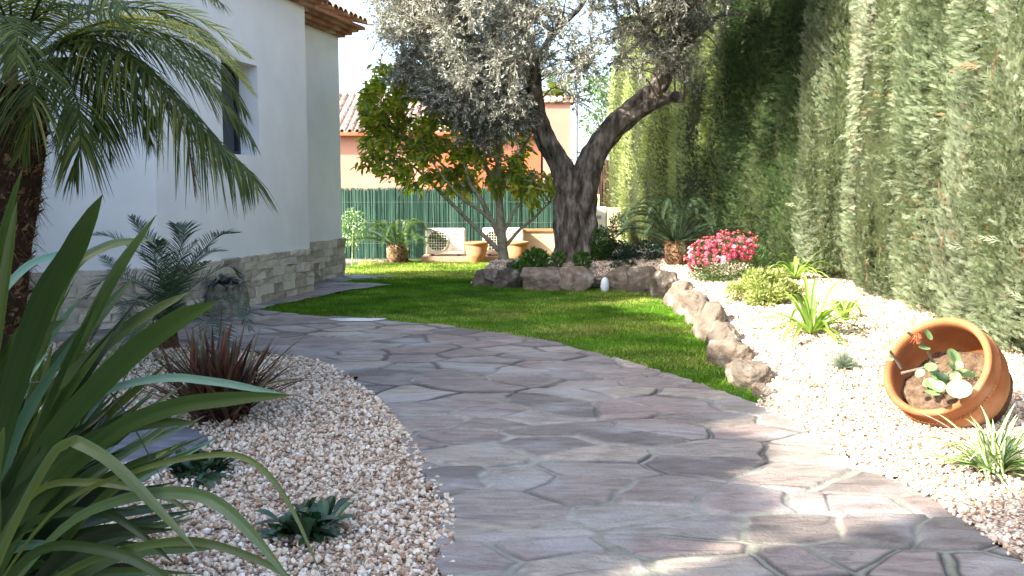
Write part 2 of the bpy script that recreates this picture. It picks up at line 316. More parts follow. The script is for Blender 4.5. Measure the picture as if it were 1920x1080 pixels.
M['cream_wall'] = rough_mat('cream_render', [(.3, (.50, .40, .27)), (.7, (.58, .47, .33))], 3, .2, 40, .004)
M['ochre'] = rough_mat('ochre_render', [(.3, (.50, .44, .26)), (.7, (.58, .52, .33))], 3, .2, 40, .004)
# ---------------------------------------------------------------- outlines on the ground
def poly(pts, z=0.0): return np.array([at(x, y, z)[:2] for x, y in pts])
PATH_RIGHT = [(2050, 1150), (1920, 1060), (1740, 932), (1600, 870), (1500, 805), (1420, 765), (1340, 735), (1250, 705), (1170, 680), (1100, 660), (1030, 642), (960, 630), (880, 619), (800, 611), (700, 602), (620, 596), (550, 590), (488, 584)]
PATH_LEFT = [(380, 655), (450, 660), (520, 668), (575, 685), (620, 705), (660, 735), (690, 762), (722, 800), (745, 832), (780, 880), (805, 915), (822, 945), (828, 985), (820, 1010), (822, 1080), (828, 1200)]
STRIP = [(520, 573), (590, 560), (650, 547), (700, 540), (735, 535), (700, 532), (640, 531), (660, 526), (735, 522), (735, 519), (640, 517)]
wall_end = np.array([-2.9, 16.3])
path_poly = np.vstack([poly(PATH_RIGHT), poly(STRIP), [[-3.1, 15.6], [-3.6, 14.5], [-3.2, 13.6], [-3.85, 10.0], [-5.2, 9.3], [-7, 8.4]], [at(0, 640)[:2] + [-1.2, -.3]], poly(PATH_LEFT)])
leftbed_poly = np.vstack([[at(0, 640)[:2] + [-1.5, 0.3]], poly([(0, 645), (200, 650), (300, 652)]), poly([(x + 6, y - 2) for x, y in PATH_LEFT]), [[.2, .3], [-6, .3]]])
# border stones: (px of base centre, py of base, width px, height px)
BORD = [(912, 538, 48, 30), (957, 542, 58, 36), (1022, 545, 84, 40), (1082, 546, 56, 42), (1165, 546, 60, 42), (1212, 552, 56, 50), (1247, 562, 42, 56), (1276, 578, 36, 52),
        (1296, 596, 32, 52), (1313, 612, 34, 62), (1338, 640, 52, 76), (1360, 668, 50, 62), (1382, 696, 54, 58), (1418, 730, 76, 56), (1436, 750, 46, 22)]
bord_line = np.array([at(x, y - 4)[:2] for x, y, a, b in BORD])
HEDGE_X = lambda y: np.interp(y, [4, 6.5, 10, 12.6, 16.5, 21], [3.45, 3.7, 4.05, 4.0, 2.95, 2.1])
rightbed_poly = np.vstack([poly([(2050, 1150), (1920, 1060), (1740, 932), (1600, 870), (1500, 805), (1425, 768)]), bord_line[::-1], [[-.62, 14.4], [-.5, 15.3], [0.2, 15.9], [1.2, 16.6], [3.0, 18.6], [7.0, 18.6], [7.0, 2.0]]])
def seg_dist(x, y, line):
    d = np.full(np.shape(x), 1e9)
    for a, b in zip(line[:-1], line[1:]):
        ab = b - a; t = np.clip(((x - a[0]) * ab[0] + (y - a[1]) * ab[1]) / (ab @ ab), 0, 1)
        d = np.minimum(d, np.hypot(x - a[0] - ab[0] * t, y - a[1] - ab[1] * t))
    return d
RB_EDGE = rightbed_poly[:-2]
def zbed(x, y):
    x = np.asarray(x, float); y = np.asarray(y, float)
    hgt = np.interp(y, [3.5, 5.6, 6.6, 9, 12, 14, 16], [.015, .03, .09, .19, .27, .31, .38])
    dd = seg_dist(x, y, RB_EDGE)
    z = .012 + hgt * sstep(-.05, .22, dd) + np.clip(dd - .3, 0, 2) * .035 + .012 * fnoise(np.stack([x, y], -1), 1.3, 6)
    return z
def zleft(x, y): return .02 + .02 * fnoise(np.stack([np.asarray(x, float), np.asarray(y, float)], -1), 1.5, 6) + .0
def grid_sheet(x0, x1, y0, y1, st, mask, zf):
    xs = np.arange(x0, x1, st); ys = np.arange(y0, y1, st); X, Y = np.meshgrid(xs, ys); Z = zf(X, Y)
    v = np.stack([X, Y, Z], -1).reshape(-1, 3); nx, ny = len(xs), len(ys)
    i, j = np.meshgrid(np.arange(nx - 1), np.arange(ny - 1)); a = (j * nx + i).ravel(); cx = v[a, 0] + st / 2; cy = v[a, 1] + st / 2
    k = mask(cx, cy); a = a[k]; f = np.stack([a, a + 1, a + nx + 1, a + nx], 1); used = np.unique(f); mp = np.zeros(len(v), int); mp[used] = np.arange(len(used))
    return v[used], mp[f]
# ---------------------------------------------------------------- ground
b = MB(); b.add([[-90, -20, -.06], [90, -20, -.06], [90, 160, -.06], [-90, 160, -.06]], [[0, 1, 2, 3]]); b.build('ground', M['ground'], kind='structure')
b = MB(); v, f = grid_sheet(-9, 5.5, 6.0, 20.6, .15, lambda x, y: ~((x < -3.3) & (y > 15.0)), lambda x, y: .0 * x - .005 + .008 * fnoise(np.stack([x, y], -1), .9, 5)); b.add(v, f, .5); b.build('lawn', M['lawn'], smooth=True, kind='structure')
# paving: stones as a fine relief, each stone with its own height, tilt and tint
SEEDS = [(940, 958), (885, 1050), (1015, 1038), (1265, 1036), (1215, 962), (1390, 948), (1300, 990), (1480, 998), (1650, 1000), (1790, 1010), (1740, 1070), (1520, 1062), (1090, 1085), (955, 1000), (985, 905), (1085, 915), (860, 905), (900, 862), (1145, 862), (1330, 885), (1180, 825), (1050, 812), (890, 822), (790, 772), (930, 775), (1085, 745), (965, 702), (1065, 706), (850, 700), (780, 742), (1240, 812), (1400, 812), (1290, 765), (1180, 775), (1370, 850), (1510, 855), (1480, 905), (1250, 722), (1150, 702), (715, 715), (760, 690), (1110, 682), (1000, 672), (880, 668), (780, 662), (700, 650), (620, 655), (940, 640), (830, 640), (740, 625), (640, 628), (560, 620), (870, 622), (1050, 655), (600, 682), (680, 688), (1620, 925), (1340, 1075), (1600, 1050), (1900, 1075), (1190, 1120), (1420, 1130)]
seeds = [at(x, y)[:2] for x, y in SEEDS]
srng = np.random.default_rng(3)
tries = 0
while tries < 9000:
    tries += 1; q = np.array([srng.uniform(-7.5, 4), srng.uniform(2.2, 17)])
    md = .235 + .15 * srng.random()
    if min(np.hypot(*((q - s) * [.74, 1.06])) for s in seeds) > md: seeds.append(q)
seeds = np.array(seeds); sc_ = np.array([.74, 1.06])
def paving(X, Y):
    P = np.stack([X.ravel(), Y.ravel()], -1); Wp = P + .06 * np.stack([fnoise(P, 2.2, 6), fnoise(P + 7, 2.2, 6)], -1) + .022 * np.stack([fnoise(P + 3, 9, 6), fnoise(P + 5, 9, 6)], -1)
    d1 = np.full(len(P), 1e9); i1 = np.zeros(len(P), int); E = np.full(len(P), 1e9)
    if len(P) > 40000:
        r_ = [paving(a, b_) for a, b_ in zip(np.array_split(X.ravel(), len(P) // 40000 + 1), np.array_split(Y.ravel(), len(P) // 40000 + 1))]; return tuple(np.concatenate([q[k] for q in r_]) for k in range(3))
    D = np.empty((len(P), len(seeds)), np.float32)
    for k, s in enumerate(seeds): D[:, k] = np.hypot((Wp[:, 0] - s[0]) * sc_[0], (Wp[:, 1] - s[1]) * sc_[1])
    idx = np.argpartition(D, 5, axis=1)[:, :5]; dd = np.take_along_axis(D, idx, 1); o = np.argsort(dd, 1); idx = np.take_along_axis(idx, o, 1); dd = np.take_along_axis(dd, o, 1)
    i1 = idx[:, 0]; a = seeds[i1] * sc_
    for k in range(1, 5):
        bb = seeds[idx[:, k]] * sc_; L = np.linalg.norm(bb - a, axis=1); E = np.minimum(E, (dd[:, k] ** 2 - dd[:, 0] ** 2) / (2 * L))
    return E, i1, P
sr = np.random.default_rng(11); s_h = sr.uniform(-.007, .009, len(seeds)); s_t = sr.uniform(-.014, .014, (len(seeds), 2)); s_c = sr.random(len(seeds)); s_w = sr.uniform(.6, 1.5, len(seeds))
allv = []; PM = MB(); at_stone = []; at_tint = []; at_moss = []; at_crack = []
for (x0, x1, y0, y1, st) in [(-1.2, 3.6, 2.6, 7.2, .0085), (-8, 4.6, 7.2, 17.2, .024)]:
    store = {}
    def zf(X, Y):
        E, i1, P = paving(X, Y)
        nearw = 1 - sstep(5.0, 7.5, P[:, 1]); wd = (.005 + .009 * nearw) * s_w[i1] * (1 + .6 * fnoise(P, 1.7, 6)); wd = np.maximum(wd, .004)
        s = sstep(wd - .009, wd + .011, E); ed = 1 - sstep(wd, wd + .02, E)
        z = .012 + s * (.010 + s_h[i1] + ((P - seeds[i1]) * s_t[i1]).sum(1) * .6 + .0025 * fnoise(P, 6, 6)) - .004 * (1 - s) * (1 - nearw)
        moss = np.clip((fnoise(P + 20, 1.6, 8) * 1.1 + .25 * (1 - nearw) - .35), 0, 1) * (1 - s) * (.35 + .65 * sstep(4, 6, P[:, 1]))
        crk = np.exp(-((E - wd + .003) / (.0075 + .006 * (1 - nearw))) ** 2) * np.clip(fnoise(P + 40, 2.3, 8) * 1.4 + .4 + .5 * (1 - nearw), 0, 1) * .92
        hair = np.exp(-(fnoise(P * [1, 1.6] + 9, 2.6, 5) / .018) ** 2) * s * np.clip(fnoise(P + 33, 1.2, 6) * 2 - .5, 0, 1)
        crk = np.maximum(crk, hair * .8); z = z - .005 * crk
        store['a'] = (s, np.clip(s_c[i1], 0, 1), moss, crk); return z.reshape(X.shape)
    v, f = grid_sheet(x0, x1, y0, y1, st, lambda x, y: inpoly(x + .010 * np.sin(y * 31), y + .010 * np.sin(x * 27), path_poly), zf)
    xs = np.arange(x0, x1, st); xi = np.rint((v[:, 0] - x0) / st).astype(int); yi = np.rint((v[:, 1] - y0) / st).astype(int); q = yi * len(xs) + xi
    for lst, arr in zip((at_stone, at_tint, at_moss, at_crack), store['a']): lst.append(arr[q])
    PM.add(v, f, .5)
po = PM.build('path', M['paving'], smooth=True, kind='structure')
for nm, lst in (("stone", at_stone), ("tint", at_tint), ("moss", at_moss), ("crack", at_crack)):
    a = po.data.attributes.new(nm, 'FLOAT', 'POINT'); a.data.foreach_set("value", np.concatenate(lst).astype(np.float32))
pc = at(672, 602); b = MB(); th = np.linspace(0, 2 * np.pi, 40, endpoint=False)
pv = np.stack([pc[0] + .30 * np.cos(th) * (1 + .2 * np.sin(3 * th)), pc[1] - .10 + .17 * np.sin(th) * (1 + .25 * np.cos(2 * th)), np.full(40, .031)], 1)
b.add(np.vstack([pv, [[pc[0], pc[1] - .10, .031]]]), [[i, (i + 1) % 40, 40] for i in range(40)]); b.build('puddle_painted_sky', M['puddle_painted_sky'], kind='structure')
# gravel beds
b = MB(); v, f = grid_sheet(-6.5, .6, 1.0, 9.4, .05, lambda x, y: inpoly(x - .06, y - .06, leftbed_poly), lambda x, y: zleft(x, y) - .012); b.add(v, f, .5); b.build('gravel_bed', M['gravel_ground'], smooth=True, kind='structure')
b = MB(); v, f = grid_sheet(-1, 7, 2.2, 18.6, .05, lambda x, y: inpoly(x, y, rightbed_poly), zbed); b.add(v, f, .5); b.build('gravel_bed', M['gravel_ground'], smooth=True, kind='structure')
PHI = (1 + 5 ** .5) / 2
ICO_V = nrm(np.array([(-1, PHI, 0), (1, PHI, 0), (-1, -PHI, 0), (1, -PHI, 0), (0, -1, PHI), (0, 1, PHI), (0, -1, -PHI), (0, 1, -PHI), (PHI, 0, -1), (PHI, 0, 1), (-PHI, 0, -1), (-PHI, 0, 1)], float))
ICO_F = np.array([(0, 11, 5), (0, 5, 1), (0, 1, 7), (0, 7, 10), (0, 10, 11), (1, 5, 9), (5, 11, 4), (11, 10, 2), (10, 7, 6), (7, 1, 8), (3, 9, 4), (3, 4, 2), (3, 2, 6), (3, 6, 8), (3, 8, 9), (4, 9, 5), (2, 4, 11), (6, 2, 10), (8, 6, 7), (9, 8, 1)])
def scatter_gravel(name, n, x0, x1, y0, y1, mask, zf, smin, smax, dens):
    mb = MB(); y = rng.uniform(y0, y1, n); x = rng.uniform(x0, x1, n); k = mask(x, y) & (rng.random(n) < dens(y)); x, y = x[k], y[k]; n = len(x)
    z = zf(x, y) + rng.uniform(-.002, .011, n); size = rng.uniform(smin, smax, n) * rng.choice([.5, .75, 1, 1.3], n) * (1 + np.clip(y - 6, 0, 8) * .05)
    D = rand_dirs(n); Fr = frames(D, rand_dirs(n)); S = size[:, None] / 2 * rng.uniform(.65, 1.3, (n, 3)); per = n // 8 + 1
    for t in range(8):
        s = slice(t * per, (t + 1) * per); tv = ICO_V * rng.uniform(.72, 1.2, (12, 1)); mb.inst(tv, ICO_F, np.stack([x, y, z], 1)[s], Fr[s], S[s])
    return mb.build(name, M['gravel'], kind='stuff')
scatter_gravel('gravel', 110000, -5.8, .5, 2.0, 9.2, lambda x, y: inpoly(x - .05, y - .03, leftbed_poly) & (x > -.95 * y), zleft, .014, .027, lambda y: np.interp(y, [2.5, 6, 9], [1, .8, .5]))
def rb_mask(x, y): return inpoly(x + .035, y + .02, rightbed_poly) & (x < HEDGE_X(y) + .5) & (x < .60 * y)
scatter_gravel('gravel', 125000, -.7, 4.6, 3.0, 17.5, rb_mask, zbed, .015, .028, lambda y: np.interp(y, [3, 6, 10, 15], [1, 1, .7, .5]))
# grass
def lawn_mask(x, y):
    edge = .03 * fnoise(np.stack([x, y], -1), 4, 6)
    return ~inpoly(x + edge, y + edge * .8, path_poly) & ~inpoly(x - .02, y + .05, rightbed_poly) & ~inpoly(x, y, leftbed_poly) & (y < 19.8)
mb = MB()
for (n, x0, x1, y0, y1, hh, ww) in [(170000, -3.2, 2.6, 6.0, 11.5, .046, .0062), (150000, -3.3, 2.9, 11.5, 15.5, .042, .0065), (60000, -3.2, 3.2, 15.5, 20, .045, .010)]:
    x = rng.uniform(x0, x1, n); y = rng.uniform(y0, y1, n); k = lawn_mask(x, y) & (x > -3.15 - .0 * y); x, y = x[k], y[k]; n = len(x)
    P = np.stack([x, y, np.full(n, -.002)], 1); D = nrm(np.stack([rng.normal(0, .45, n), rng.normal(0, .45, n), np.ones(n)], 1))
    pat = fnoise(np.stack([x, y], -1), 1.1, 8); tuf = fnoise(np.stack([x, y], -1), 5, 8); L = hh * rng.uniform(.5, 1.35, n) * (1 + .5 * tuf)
    mb.straps(P, D, L, ww * rng.uniform(.7, 1.3, n), rand_dirs(n), .25, (1, .8, .06), r=np.clip(rng.random(n) * .75 + .10 + .22 * pat + .25 * np.clip(tuf, 0, 1) + .10 * (y < 10) + .30 * (y > 15.6), 0, 1))  # far blades shifted to yellow, painting the sunlit strip into the lawn
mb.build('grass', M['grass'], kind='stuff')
# ---------------------------------------------------------------- house
HU = nrm([.25, 1.0]); HV = np.array([HU[1], -HU[0]])            # along the wall, and outward
C1 = np.array([-2.95, 13.6])                                     # far corner of the near wall
def hp(u, v, z): p = C1 + HU * u + HV * v; return np.array([p[0], p[1], z])
RZ = math.atan2(HU[1], HU[0])
def hbox(mb, u0, u1, v0, v1, z0, z1, **k): mb.box(hp((u0 + u1) / 2, (v0 + v1) / 2, (z0 + z1) / 2), (u1 - u0, v1 - v0, z1 - z0), RZ, **k)
def hbox2(mb, u0, u1, v0, v1, z0, z1, O, U, V, **k):
    c = O + U * (u0 + u1) / 2 + V * (v0 + v1) / 2; mb.box([c[0], c[1], (z0 + z1) / 2], (u1 - u0, abs(v1 - v0), z1 - z0), math.atan2(U[1], U[0]), **k)
EAVE = 4.08; SET = .62; L1 = 3.62; U2 = 2.5
house = thing('house', hp(0, 0, 0), 'white rendered house with rough stone base and tiled eaves beside the path', 'house')
house.location = (0, 0, 0)
wb = MB(); wu0, wu1, wz0, wz1 = -2.25, -1.38, 1.93, 3.08
hbox(wb, -L1, wu0, -.34, 0, 0, EAVE); hbox(wb, wu1, 0, -.34, 0, 0, EAVE); hbox(wb, wu0, wu1, -.34, 0, 0, wz0); hbox(wb, wu0, wu1, -.34, 0, wz1, EAVE)
hbox(wb, -.34, 0, -4, -.34, 0, EAVE)
wb.build('wall', M['plaster'], house)
wb = MB(); hbox(wb, 0, U2, -SET - .3, -SET, 0, EAVE); c = C1 + HU * (U2 - .12) - HV * (SET + .2) + np.array([-.89, -.52]) * 2.3; wb.box([c[0], c[1], EAVE / 2], (4.4, .24, EAVE), math.atan2(.52, .89)); wb.build('wall', M['plaster'], house)
Cw = C1 - HU * L1; LU = nrm([-.86, -.5]); LV = np.array([-LU[1], LU[0]])   # bent left wall
if LV[1] > 0: LV = -LV
wb = MB(); c = Cw + LU * 3.5 - LV * .17; wb.box([c[0], c[1], EAVE / 2], (7.0, .34, EAVE), math.atan2(LU[1], LU[0])); wb.build('wall', M['plaster'], house)
def stone_base(O, U, V, L, h, seed):
    r0 = np.random.default_rng(seed); mb = MB(); rz = math.atan2(U[1], U[0]); z = .0
    c = O + U * L / 2 + V * .012; mb.box([c[0], c[1], h / 2 - .01], (L, .025, h - .02), rz, r=.35, mi=1)
    row = 0
    while z < h - .03:
        hh = min(r0.uniform(.085, .14), h - z); hh = h - z if h - z - hh < .05 else hh; u = -r0.uniform(0, .1)
        while u < L:
            w_ = r0.uniform(.12, .42); u0 = max(u, 0); u1 = min(u + w_, L)
            if u1 - u0 > .03:
                t = r0.uniform(.03, .055); c = O + U * (u0 + u1) / 2 + V * t / 2
                mb.box([c[0], c[1], z + hh / 2], (u1 - u0 - .008, t, hh - .008), rz, r=r0.random(), jit=.013)
            u += w_
        z += hh; row += 1
    return mb
s1 = stone_base(C1 - HU * L1, HU, HV, L1 + .04, .65, 1).build('stone_base', [M['stonework'], M['mortar']], house)
stone_base(C1 - HV * SET + HU * .0, HU, HV, U2 + .04, .67, 2).build('stone_base', [M['stonework'], M['mortar']], house)
stone_base(Cw + LU * 7.0, -LU, LV, 7.0, .65, 3).build('stone_base', [M['stonework'], M['mortar']], house)
# window
fb = MB(); hbox(fb, wu0, wu1, -.33, -.27, wz0, wz0 + .06); hbox(fb, wu0, wu1, -.33, -.27, wz1 - .06, wz1); hbox(fb, wu0, wu0 + .06, -.33, -.27, wz0 + .06, wz1 - .06); hbox(fb, wu1 - .06, wu1, -.33, -.27, wz0 + .06, wz1 - .06); hbox(fb, (wu0 + wu1) / 2 - .03, (wu0 + wu1) / 2 + .03, -.33, -.27, wz0 + .06, wz1 - .06)
win = fb.build('window', M['dark'], house)
gb = MB(); hbox(gb, wu0 + .05, wu1 - .05, -.31, -.30, wz0 + .05, wz1 - .05); gb.build('glass', M['glass'], win)
# eaves and roof: stepped courses, boards and barrel tiles
def eave(mb, O, U, V, L, ext0=0, ext1=.3, z=EAVE):
    for i, (o, h0, h1, mi) in enumerate([(.10, 0, .045, 0), (.19, .045, .10, 1), (.28, .10, .15, 0), (.37, .15, .20, 1)]):
        u = -ext0
        while u < L + ext1 * (i + 1) / 4:
            w_ = .27; u1 = min(u + w_, L + ext1 * (i + 1) / 4)
            hbox2(mb, u, u1 - .006, -.3, o, z + h0, z + h1 - .003, O, U, V, r=rng.random(), mi=mi, jit=.003); u += w_
def tiles(mb, O, U, V, L, ext0, ext1, z, rows, slope=.3, over=.44, step=.36, mi=2, sp=.2):
    th = np.linspace(0, np.pi, 8)
    for iu, u in enumerate(np.arange(-ext0, L + ext1 + .01, sp)):
        for j in range(rows):
            for cov in (0, 1):
                uu = u + (0 if cov else sp / 2); v0 = over - j * step + rng.uniform(-.012, .012); v1 = v0 - .44
                ra, rb = (.095, .078) if cov else (.08, .095)
                vs = []
                for vv, rr, dz in ((v0, ra, 0.02 if cov else -.02), (v1, rb, 0.0 if cov else -.035)):
                    for thk in (0, .014):
                        r2 = rr - thk
                        for t in th:
                            zz = z + (over - vv) * slope + dz + ((math.sin(t) * r2 * .85) if cov else (.05 - math.sin(t) * r2 * .6 + .01))
                            p = O + U * (uu + math.cos(t) * r2) + V * vv; vs.append([p[0], p[1], zz])
                f = []
                for i in range(7):
                    f += [[i, i + 1, 17 + i, 16 + i], [8 + i, 24 + i, 25 + i, 9 + i], [i, 8 + i, 9 + i, i + 1]]
                mb.add(vs, f, rng.random(), mi)
rb = MB(); eave(rb, C1 - HU * L1, HU, HV, L1, .25, .3)
hbox2(rb, -.3, L1 + .3, -2.2, -.3, EAVE, EAVE + .2, C1 - HU * L1, HU, HV, r=.5, mi=1)
hbox2(rb, .3, 7.0, -.28, .10, EAVE, EAVE + .045, Cw + LU * 0, LU, LV, r=.5, mi=0); hbox2(rb, .3, 7.0, -.28, .26, EAVE + .048, EAVE + .15, Cw, LU, LV, r=.4, mi=1)
hbox2(rb, .3, 7.2, -4, .40, EAVE + .153, EAVE + .24, Cw, LU, LV, r=.4, mi=0)
tiles(rb, C1 - HU * L1, HU, HV, L1, .3, .3, EAVE + .23, 5)
rb.build('roof', [M['tile'], M['brick'], M['tile']], house)
rb = MB(); O2 = C1 - HV * SET; eave(rb, O2 + HU * .3, HU, HV, U2 - .3, -.0, .3); hbox2(rb, .3, U2 + .3, -.9, -.3, EAVE, EAVE + .2, O2, HU, HV, r=.5, mi=1)
tiles(rb, O2 + HU * .45, HU, HV, U2 - .45, 0, .3, EAVE + .23, 3); rb.build('roof', [M['tile'], M['brick'], M['tile']], house)
# ---------------------------------------------------------------- far end of the garden
FY = 20.5
fe = thing('fence', (0, 0, 0), 'green heather screening fence behind the air conditioning units', 'fence')
mb = MB(); n = 2600; x = np.sort(rng.uniform(-4.4, 1.75, n)); top = 1.53 + .02 * fnoise(np.stack([x, x * 0], -1), 3, 6)
mb.straps(np.stack([x, FY + rng.uniform(-.03, .02, n), np.full(n, .02)], 1), np.stack([rng.normal(0, .012, n), np.zeros(n), np.ones(n)], 1), top + rng.uniform(-.05, .03, n), rng.uniform(.006, .02, n), np.tile([0, -1, 0], (n, 1)) + rng.normal(0, .3, (n, 3)), 0, (1, 1, .8))
mb.box([-1.3, FY + .05, .76], (6.2, .02, 1.48), r=.3); mb.build('screen', M['green_screen'], fe)
mb = MB()
for zz in (.35, .8, 1.25):
    mb.tube([[-4.4, FY - .045, zz], [1.75, FY - .045, zz + .01]], .0022, 4)
mb.build('wire', M['grey_metal'], fe)
mb = MB(); n = 900; x = rng.uniform(1.8, 2.7, n); mb.straps(np.stack([x, 21.2 + rng.uniform(-.03, .02, n), np.full(n, .2)], 1), np.stack([rng.normal(0, .02, n), np.zeros(n), np.ones(n)], 1), 1.95 + rng.uniform(-.08, .05, n), rng.uniform(.008, .02, n), np.tile([0, -1, 0], (n, 1)) + rng.normal(0, .3, (n, 3)), 0, (1, 1, .8)); mb.box([2.25, 21.26, 1.1], (.95, .03, 1.8), r=.2)
mb.build('fence', M['brown_screen'], label='brown brushwood fence panel between the olive trunk and the clipped hedge', cat='fence')
# patio slab and planter wall
mb = MB(); x0 = at(762, 482)[0]; mb.box([.9, 20.05, .06], (5.6, .95, .13)); mb.build('patio', M['slab'], kind='structure')
mb = MB(); mb.box([-3.0, 19.72, .02], (1.7, .08, .05)); mb.build('kerb', M['mortar'], kind='structure')
px = atD(982, 432, 20.2)
pw = thing('planter_wall', (0, 0, 0), 'low cream planter wall with terracotta coping left of the olive trunk', 'wall')
mb = MB(); mb.box([1.45, 20.25, .38], (2.4, .22, .50)); mb.build('wall_body', M['cream_wall'], pw); mb = MB(); mb.box([1.45, 20.25, .655], (2.5, .30, .045)); mb.build('coping', M['terra_far'], pw)
def rbox(mb, c, s, bev=.02, r=.5, mi=0):
    cx, cy, cz = c; X, Y, Z = [q / 2 for q in s]; ring = []
    for zz, k in ((-Z, bev), (-Z + bev, 0), (Z - bev, 0), (Z, bev)):
        x, y = X - k, Y - k; e = bev
        ring.append([[cx + a, cy + b_, cz + zz] for a, b_ in ((-x + e, -y), (x - e, -y), (x, -y + e), (x, y - e), (x - e, y), (-x + e, y), (-x, y - e), (-x, -y + e))])
    v = np.array(ring).reshape(-1, 3); f = []
    for i in range(3):
        for j in range(8): f.append([i * 8 + j, i * 8 + (j + 1) % 8, i * 8 + 8 + (j + 1) % 8, i * 8 + 8 + j])
    mb.add(v, f, r, mi); mb.add(v[24:], [list(range(8))], r, mi); mb.add(v[:8], [list(range(7, -1, -1))], r, mi)
def make_ac(c, wd, hgt, label):
    t = thing('air_conditioner', c, label, 'air conditioner', 'air conditioning units by the green fence')
    mb = MB(); rbox(mb, (0, 0, hgt / 2 + .03), (wd, .3, hgt)); mb.build('casing', M['white_metal'], t)
    fx = -wd * .19; fz = hgt / 2 + .04; R = hgt * .40
    mb = MB(); th = np.linspace(0, 2 * np.pi, 40, endpoint=False); v = np.stack([fx + R * np.cos(th), np.full(40, -.153), fz + R * np.sin(th)], 1)
    mb.add(np.vstack([v, [[fx, -.153, fz]]]), [[(i + 1) % 40, i, 40] for i in range(40)], .2); fo = mb.build('fan', M['dark'], t)
    mb = MB()
    for k in np.linspace(-.85, .85, 8):
        hh = R * math.sqrt(1 - k * k); mb.box([fx + k * R, -.158, fz], (.010, .006, 2 * hh)); mb.box([fx, -.163, fz + k * R], (2 * hh, .006, .010))
    P = np.stack([fx + R * np.cos(th), np.full(40, -.16), fz + R * np.sin(th)], 1); mb.tube(np.vstack([P, P[:1]]), .012, 5, caps=False); mb.build('grille', M['white_metal'], fo)
    mb = MB(); mb.box([wd * .25, -.153, hgt * .85], (wd * .22, .006, .022)); mb.build('badge', M['grey_metal'], t)
    for s in (-1, 1):
        mb = MB(); mb.box([s * wd * .34, 0, .014], (.06, .34, .03)); mb.build('foot', M['dark'], t)
    return t
make_ac((*atD(836, 475, 19.9)[:2], .125), .83, .55, 'cream air conditioner with round fan grille left of the clay pot')
make_ac((*atD(943, 475, 19.95)[:2], .125), .86, .56, 'cream air conditioner half hidden behind the magnolia trunk')
cb = atD(1121, 455, 18.8); t = thing('utility_cabinet', (cb[0], cb[1], .15), 'tall narrow cream cabinet standing right of the olive trunk', 'cabinet')
mb = MB(); rbox(mb, (0, 0, .52), (.34, .3, 1.02)); mb.build('casing', M['white_metal'], t); mb = MB(); mb.box([.0, -.155, .82], (.09, .012, .07)); mb.build('vent', M['grey_metal'], t)
mb = MB(); mb.box([0, -.152, .5], (.26, .008, .86)); mb.build('door', M['white_metal'], t)
mb = MB(); mb.box([2.05, 19.8, .62], (.5, .2, 1.05)); mb.box([1.72, 20.2, .8], (.32, .12, 1.25)); mb.build('low_wall', M['ochre'], label='pale ochre wall stub behind the tall cabinet', cat='wall')
mb = MB(); mb.box([2.6, 18.9, .33], (1.3, .5, .12), r=.4); mb.build('brick_ledge', M['terra_far'], label='low terracotta ledge between the cabinet and the hedge', cat='ledge')
def far_pot(c, label):
    t = thing('clay_pot', c, label, 'pot', 'clay pots in front of the air conditioners')
    mb = MB(); 
    mb.lathe([(.0, 0), (.13, 0), (.15, .03), (.175, .12), (.205, .18), (.2, .19), (.225, .26), (.218, .27), (.24, .34), (.232, .35), (.245, .39), (.27, .40), (.27, .445), (.235, .445), (.225, .38), (.15, .3)], 28); mb.build('pot_body', M['terra_far'], t, smooth=True)
    mb = MB(); mb.lathe([(0, .385), (.21, .37)], 20); mb.build('soil', M['soil'], t, smooth=True); return t
far_pot((*atD(893, 480, 19.4)[:2], .0), 'ribbed clay pot standing between the two air conditioners'); far_pot((*atD(968, 478, 19.45)[:2], .0), 'clay pot mostly hidden behind the magnolia trunk')
# neighbour house
nb = thing('neighbour_house', (0, 0, 0), 'salmon rendered neighbouring house with tiled roof beyond the fence', 'house')
NY = 30.0
mb = MB(); mb.box([-2.4, NY + 1.5, 1.65], (7.4, 3, 3.35)); mb.build('wall', M['salmon'], nb)
mb = MB(); mb.box([-.85, NY - .3, 1.3], (3.5, .5, 2.9)); mb.build('annex_wall', M['orange'], nb)
mb = MB(); Lr = 7.8; tiles(mb, np.array([-6.3, NY]), np.array([1., 0.]), np.array([0., -1.]), Lr, 0, 0, 3.36, 10, slope=.42, over=.35, sp=.24, mi=0)
mb.add([[-6.3, NY - .28, 3.34], [1.5, NY - .28, 3.34], [1.5, NY + 3.4, 4.9], [-6.3, NY + 3.4, 4.9]], [[0, 1, 2, 3]], .4, 0); mb.build('roof', M['tile_grey'], nb)
mb = MB(); mb.box([-2.4, NY - .2, 3.30], (7.8, .4, .10)); mb.build('eave_board', M['orange'], nb)
mb = MB(); tx = atD(1050, 200, 29.5)[0]; mb.box([tx - .1, 29.9, 2.1], (.85, .9, 4.3)); mb.build('tower_wall', M['salmon'], nb)
mb = MB(); mb.box([tx - .1, 29.9, 4.30], (1.1, 1.15, .10), r=.6)
for q in np.linspace(-.5, .5, 6): mb.tube([[tx - .1 + q, 29.3, 4.36], [tx - .1 + q, 30.5, 4.42]], .09, 8, r=rng.random())
mb.build('tower_roof', M['tile_grey'], nb)
mb = MB(); p = atD(1080, 300, 24); mb.tube([[p[0], 24, 0], [p[0], 24, 3.9]], .045, 8); mb.tube([[p[0], 24, 3.88], [p[0] + .3, 24, 3.95]], .03, 6); mb.build('lamp_post', M['grey_metal'], label='slim grey post rising behind the fork of the olive tree', cat='post')
